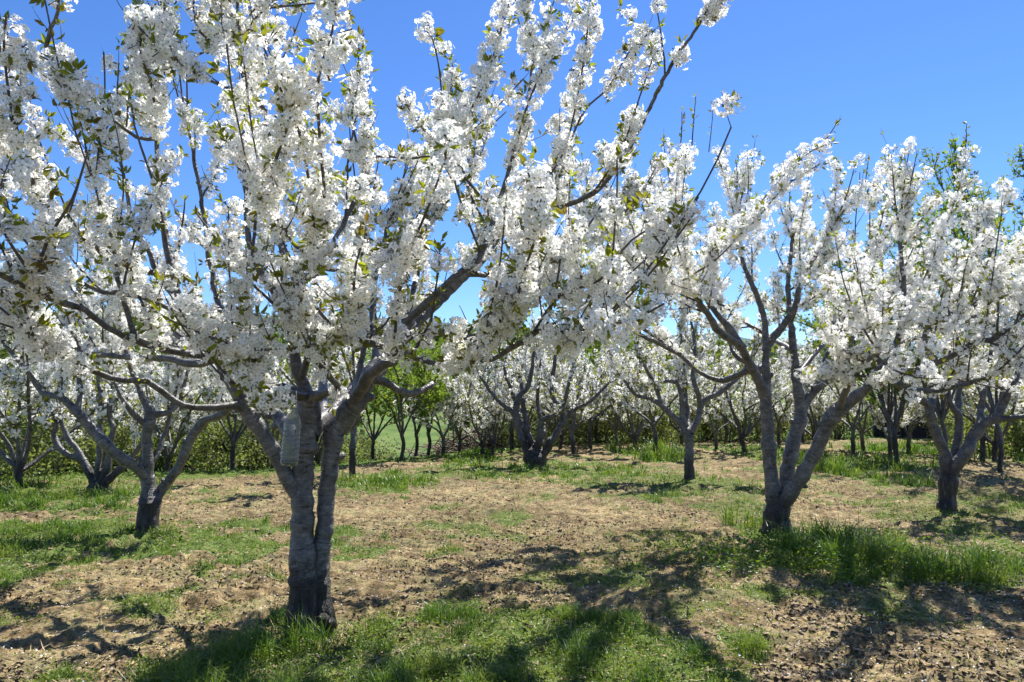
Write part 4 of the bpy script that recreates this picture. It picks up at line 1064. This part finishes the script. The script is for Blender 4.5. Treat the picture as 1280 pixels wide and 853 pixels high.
b_ = len(V); V += [(-2.2, -1.5, 1.98), (2.2, -1.5, 1.98), (2.2, 1.5, 2.35), (-2.2, 1.5, 2.35), (-2.2, -1.5, 2.06), (2.2, -1.5, 2.06), (2.2, 1.5, 2.43), (-2.2, 1.5, 2.43)]
Fa += [(0, 3, 2, 1), (4, 5, 6, 7), (0, 1, 5, 4), (1, 2, 6, 5), (2, 3, 7, 6), (3, 0, 4, 7)]
obj("roof", mesh_np("roof", V, np.array(Fa), wood), shed)

# heap of cut brushwood left of the fan-stemmed tree
d = 27.0; x = (590 - 640) / F * d; z = float(height(x, d))
t_ = Tubes(); r1 = np.random.default_rng(6)
for i in range(420):
    a = r1.uniform(0, 6.28); q = np.array([r1.normal() * .9, r1.normal() * .5, abs(r1.normal()) * .32 + .08])
    q[2] *= max(.2, 1 - abs(q[0]) / 2.2) * 1.5
    dv = np.array([math.cos(a), math.sin(a), r1.normal() * .35]) * r1.uniform(.25, .6)
    t_.add(path(r1, q - dv, dv, np.linalg.norm(dv) * 2, 3, 0, .12), np.linspace(.022, .008, 4), 4)
o = obj("brush_heap", t_.mesh("brush_heap", plain("cut_brushwood", (.13, .095, .07), .9)), None, "brown heap of cut brushwood left of the fan-stemmed tree", "brush heap")
o.location = (x, d, z)

# ---------------------------------------------------------------- hanging bottle
db = 4.28
top = at(366, 509, db); bot = at(361, 582, db)
Hb = float(top[2] - bot[2]); Rb = .0515
mt, nt = new_mat("clear_plastic")
p = N(nt, "ShaderNodeBsdfPrincipled"); p.inputs["Base Color"].default_value = (.93, .96, .97, 1)
p.inputs["Transmission Weight"].default_value = .95; p.inputs["Roughness"].default_value = .06; p.inputs["IOR"].default_value = 1.33
n_ = N(nt, "ShaderNodeTexNoise", i_Scale=60.0); tcn = N(nt, "ShaderNodeTexCoord"); nt.links.new(tcn.outputs["Object"], n_.inputs[0])
bp = N(nt, "ShaderNodeBump"); bp.inputs["Strength"].default_value = .0; bp.inputs["Distance"].default_value = .003; nt.links.new(n_.outputs[0], bp.inputs["Height"]); nt.links.new(bp.outputs[0], p.inputs["Normal"])
tb = N(nt, "ShaderNodeBsdfTranslucent"); tb.inputs[0].default_value = (.80, .84, .82, 1)
mxp = N(nt, "ShaderNodeMixShader"); mxp.inputs[0].default_value = .16
nt.links.new(p.outputs[0], mxp.inputs[1]); nt.links.new(tb.outputs[0], mxp.inputs[2]); out(nt, mxp.outputs[0]); PET = mt
def lathe(prof, k=40, closed=False):
    pr = np.array(prof); n = len(pr); a = np.linspace(0, 2 * np.pi, k, endpoint=False)
    V = np.stack([pr[:, 0, None] * np.cos(a), pr[:, 0, None] * np.sin(a), np.repeat(pr[:, 1, None], k, 1)], -1).reshape(-1, 3)
    i = np.arange(n * k).reshape(n, k); j = np.roll(i, -1, 1)
    Fa = np.stack([i[:-1], j[:-1], j[1:], i[1:]], -1).reshape(-1, 4); return V, Fa
prof = [(0.0, .012), (.02, .008), (.040, .0), (.047, .004), (Rb, .014), (Rb, .03), (Rb - .003, .034), (Rb, .038)]
zz_ = .05
while zz_ < Hb * .60:
    prof += [(Rb, zz_), (Rb, zz_ + .016), (Rb - .006, zz_ + .021), (Rb, zz_ + .026)]; zz_ += .027
s0 = zz_ + .004
prof += [(Rb - .004, s0), (Rb + .001, s0 + .012), (Rb - .001, s0 + .035), (Rb - .010, s0 + .058), (Rb - .024, s0 + .08), (.0165, s0 + .098), (.0135, Hb - .022), (.0135, Hb - .014), (.017, Hb - .013), (.017, Hb - .010), (.0132, Hb - .009), (.0132, Hb - .002)]
prof = [q for i, q in enumerate(prof) if i < 3 or True]
V, Fa = lathe(prof)
Vi, _ = lathe([(max(0, r_ - .0012), z_ + (.0012 if r_ < Rb - .006 and z_ < .02 else 0)) for r_, z_ in prof])
nV = len(V); k = 40; rim = np.arange(nV - k, nV)
Fi = Fa[:, ::-1] + nV
Fr = np.stack([rim, np.roll(rim, -1), np.roll(rim, -1) + nV, rim + nV], -1)
bt = empty("plastic_bottle", tuple(bot), "clear ribbed plastic bottle hanging from a twig of the front tree", "bottle")
obj("bottle_body", mesh_np("bottle_body", np.concatenate([V, Vi]), np.concatenate([Fa, Fi, Fr]), PET, smooth=True), bt)
lq, nt = new_mat("murky_yellow_liquid")
p = N(nt, "ShaderNodeBsdfPrincipled"); p.inputs["Base Color"].default_value = (.75, .80, .35, 1); p.inputs["Transmission Weight"].default_value = .6; p.inputs["Roughness"].default_value = .2; p.inputs["IOR"].default_value = 1.33
out(nt, p.outputs[0])
V, Fa = lathe([(0, .0145), (.03, .0125), (.0455, .015), (.0485, .018), (.0485, .030), (0.02, .0302), (0, .0302)])
obj("liquid", mesh_np("liquid", V, Fa, lq, smooth=True), bt)
st = Tubes(); st.add(np.array([[.0, 0, Hb - .012], [.012, 0, Hb + .01], [.01, .0, Hb + .05], [.0, .01, Hb + .10]]), np.full(4, .0016), 6)
st.add(np.array([[.0145 * math.cos(a), .0145 * math.sin(a), Hb - .016] for a in np.linspace(0, 6.283, 17)]), np.full(17, .0016), 5, cap=False)
obj("string", st.mesh("string", plain("pale_string", (.5, .48, .42))), bt)
bt.rotation_euler = (math.radians(-2), math.radians(3.2), 0)

# ---------------------------------------------------------------- grass, weeds, clods, petals
rng = np.random.default_rng(9)
def scatter(n, y0, y1, pw=1.0):
    u = rng.uniform(0, 1, n) ** pw
    y = y0 * (y1 / y0) ** u
    x = rng.uniform(-1, 1, n) * (1.2 + .80 * y)
    return x, y

def blades(n, y0, y1, power, hmul, wpx, name):
    x, y = scatter(n, y0, y1); m, hh = veg(x, y)
    tuft = vnoise(x * 5.5, y * 5.5, 91)
    keep = rng.uniform(0, 1, n) < m ** power * sstep(.28, .85, tuft) * 1.15
    x, y, m, hh, tuft = x[keep], y[keep], m[keep], hh[keep], tuft[keep]
    k = len(x); h = hh * (.35 + .8 * tuft + .25 * rng.random(k)) * rng.uniform(.45, 1.2, k) * hmul * (.35 + .65 * m) * .82 * (.55 + .95 * sstep(.3, .7, vnoise(x * 2.3 + 5, y * 2.9, 97)))
    h = np.where(rng.random(k) < .03, h * 1.6, h)
    z = full_h(x, y) - .01
    a = rng.uniform(0, 6.28, k); lean = rng.uniform(.1, 1.1, k)
    dv = np.stack([np.cos(a), np.sin(a)], 1)
    w = np.maximum(.0028 + .002 * rng.random(k), y / 900 * wpx)
    sd_ = np.stack([-np.sin(a + rng.normal(size=k) * .6), np.cos(a)], 1)
    rows = []
    for f, b_, wf in ((0, 0, .8), (.45, .16, 1.0), (.8, .52, .7), (1.0, 1.0, .08)):
        c = np.stack([x + dv[:, 0] * h * lean * b_, y + dv[:, 1] * h * lean * b_, z + h * f * (1 - .28 * lean * b_)], 1)
        o = np.stack([sd_[:, 0] * w * wf * .5, sd_[:, 1] * w * wf * .5, 0 * w], 1)
        rows += [c - o, c + o]
    V = np.stack(rows, 1).reshape(-1, 3)
    Fa = (np.array([[0, 1, 3, 2], [2, 3, 5, 4], [4, 5, 7, 6]])[None] + (np.arange(k) * 8)[:, None, None]).reshape(-1, 4)
    return mesh_np(name, V, Fa, GRASS), k

me, k1 = blades(300000, 3.3, 11, 1.6, 1.0, .8, "grass")
obj("grass", me, kind="stuff", label="fresh green grass and weeds in strips between the trees", cat="grass")
me, k2 = blades(330000, 10, 42, 1.5, 1.1, .9, "grass")
obj("grass", me, kind="stuff", label="grass growing at the back of the orchard and beyond its edge", cat="grass")

def weeds(n, y0, y1, thr, name, mat, smul=1.0):
    x, y = scatter(n, y0, y1); m, hh = veg(x, y)
    n2 = vnoise(x * 3.1 + 9, y * 3.1, 95)
    keep = rng.uniform(0, 1, n) < (m ** 1.2) * (.3 + n2) + thr
    x, y, m, hh = x[keep], y[keep], m[keep], hh[keep]; k = len(x)
    z = full_h(x, y) + rng.random(k) ** 1.3 * hh * m * .62 + .004
    Dv = np.stack([rng.normal(size=k), rng.normal(size=k), rng.uniform(-.1, 1.1, k)], 1)
    s = np.maximum(rng.uniform(.009, .022, k), y / 900 * 1.2) * smul
    return leaf_mesh(name, rng, np.stack([x, y, z], 1), Dv, s, mat, np.zeros(3), .62, True)
hx, hy = gp(1095, 706)
k = 16000; x = hx + rng.normal(size=k) * 1.05; y = hy + rng.normal(size=k) * .42
m_ok = fbm(x * 2.2, y * 2.2, 12, 3) > .43; x, y = x[m_ok], y[m_ok]; k = len(x)
obj("leafy_weeds", leaf_mesh("leafy_weeds", rng, np.stack([x, y, full_h(x, y) + rng.random(k) ** 1.2 * .16], 1), np.stack([rng.normal(size=k), rng.normal(size=k), rng.uniform(-.2, .9, k)], 1),
    rng.uniform(.018, .045, k), GRASS, np.zeros(3), .5, True), kind="stuff", label="broad-leaved weeds mixed into the tall grass by the three-stemmed tree", cat="weeds")
obj("weeds", weeds(420000, 3.3, 16, .09, "weeds", WEED), kind="stuff", label="low small-leaved weeds carpeting the orchard floor", cat="weeds")

# loose clods and pebbles
def stones(n, name, mat, s0, s1):
    x, y = scatter(n, 3.3, 15); m, _ = veg(x, y)
    nn = fbm(x * .8, y * .8, 44, 3)
    keep = rng.uniform(0, 1, n) < sstep(.35, .62, nn) * (1 - .8 * m) + .06
    x, y = x[keep], y[keep]; k = len(x)
    base = np.array([(1, 0, 0), (0, 1, 0), (-1, 0, 0), (0, -1, 0), (0, 0, .8), (0, 0, -.6), (.6, .6, .4), (-.6, .6, .35), (-.6, -.6, .4), (.6, -.6, .3)], float)
    Fb = np.array([(0, 6, 4), (6, 1, 4), (1, 7, 4), (7, 2, 4), (2, 8, 4), (8, 3, 4), (3, 9, 4), (9, 0, 4), (0, 5, 6), (6, 5, 1), (1, 5, 7), (7, 5, 2), (2, 5, 8), (8, 5, 3), (3, 5, 9), (9, 5, 0)])
    s = (s0 + (s1 - s0) * rng.random(k) ** 4)
    B = base[None] * rng.uniform(.55, 1.2, (k, 10, 1)) * np.stack([s, s * rng.uniform(.6, 1, k), s * rng.uniform(.4, .8, k)], 1)[:, None]
    a = rng.uniform(0, 6.28, k); c, sn = np.cos(a)[:, None], np.sin(a)[:, None]
    X = B[..., 0] * c - B[..., 1] * sn + x[:, None]; Y = B[..., 0] * sn + B[..., 1] * c + y[:, None]
    Z = B[..., 2] + full_h(x, y)[:, None] + .1 * s[:, None]
    Fa = (Fb[None] + (np.arange(k) * 10)[:, None, None]).reshape(-1, 3)
    return mesh_np(name, np.stack([X, Y, Z], -1).reshape(-1, 3), Fa, mat)
CLOD = plain("dry_clod", (.27, .205, .12), .95)
obj("soil_clods", stones(70000, "soil_clods", CLOD, .005, .034), kind="stuff", label="crumbled dry clods of soil lying on the orchard floor", cat="clods")
x, y = scatter(7000, 3.3, 14)
k = len(x)
obj("fallen_petals", leaf_mesh("fallen_petals", rng, np.stack([x, y, full_h(x, y) + .012], 1), np.stack([rng.normal(size=k), rng.normal(size=k), .15 * rng.normal(size=k)], 1),
    np.full(k, .014), PETAL, np.zeros(3), .8, True), kind="stuff", label="white petals fallen on the soil", cat="petals")
x, y = scatter(26000, 3.3, 16)
k = len(x)
obj("dry_stalks", leaf_mesh("dry_stalks", rng, np.stack([x, y, full_h(x, y) + .01], 1), np.stack([rng.normal(size=k), rng.normal(size=k), .2 * rng.normal(size=k)], 1),
    rng.uniform(.03, .12, k), STRAW, np.zeros(3), .06, True), kind="stuff", label="dry straw stalks lying on the soil", cat="straw")

x, y = scatter(90000, 3.3, 18)
keep = rng.uniform(0, 1, len(x)) < sstep(.30, .60, fbm(x * 1.3, y * 1.3, 66, 4)) * (1 - .6 * veg(x, y)[0])
x, y = x[keep], y[keep]; k = len(x)
obj("leaf_litter", leaf_mesh("leaf_litter", rng, np.stack([x, y, full_h(x, y) + .008 + .012 * rng.random(k)], 1), np.stack([rng.normal(size=k), rng.normal(size=k), .45 * rng.normal(size=k)], 1),
    np.maximum(rng.uniform(.012, .045, k), y * .002), plain("dead_leaf", (.075, .055, .035), .9), np.zeros(3), .5, True), kind="stuff", label="dark dead leaves and plant scraps strewn over the soil", cat="litter")
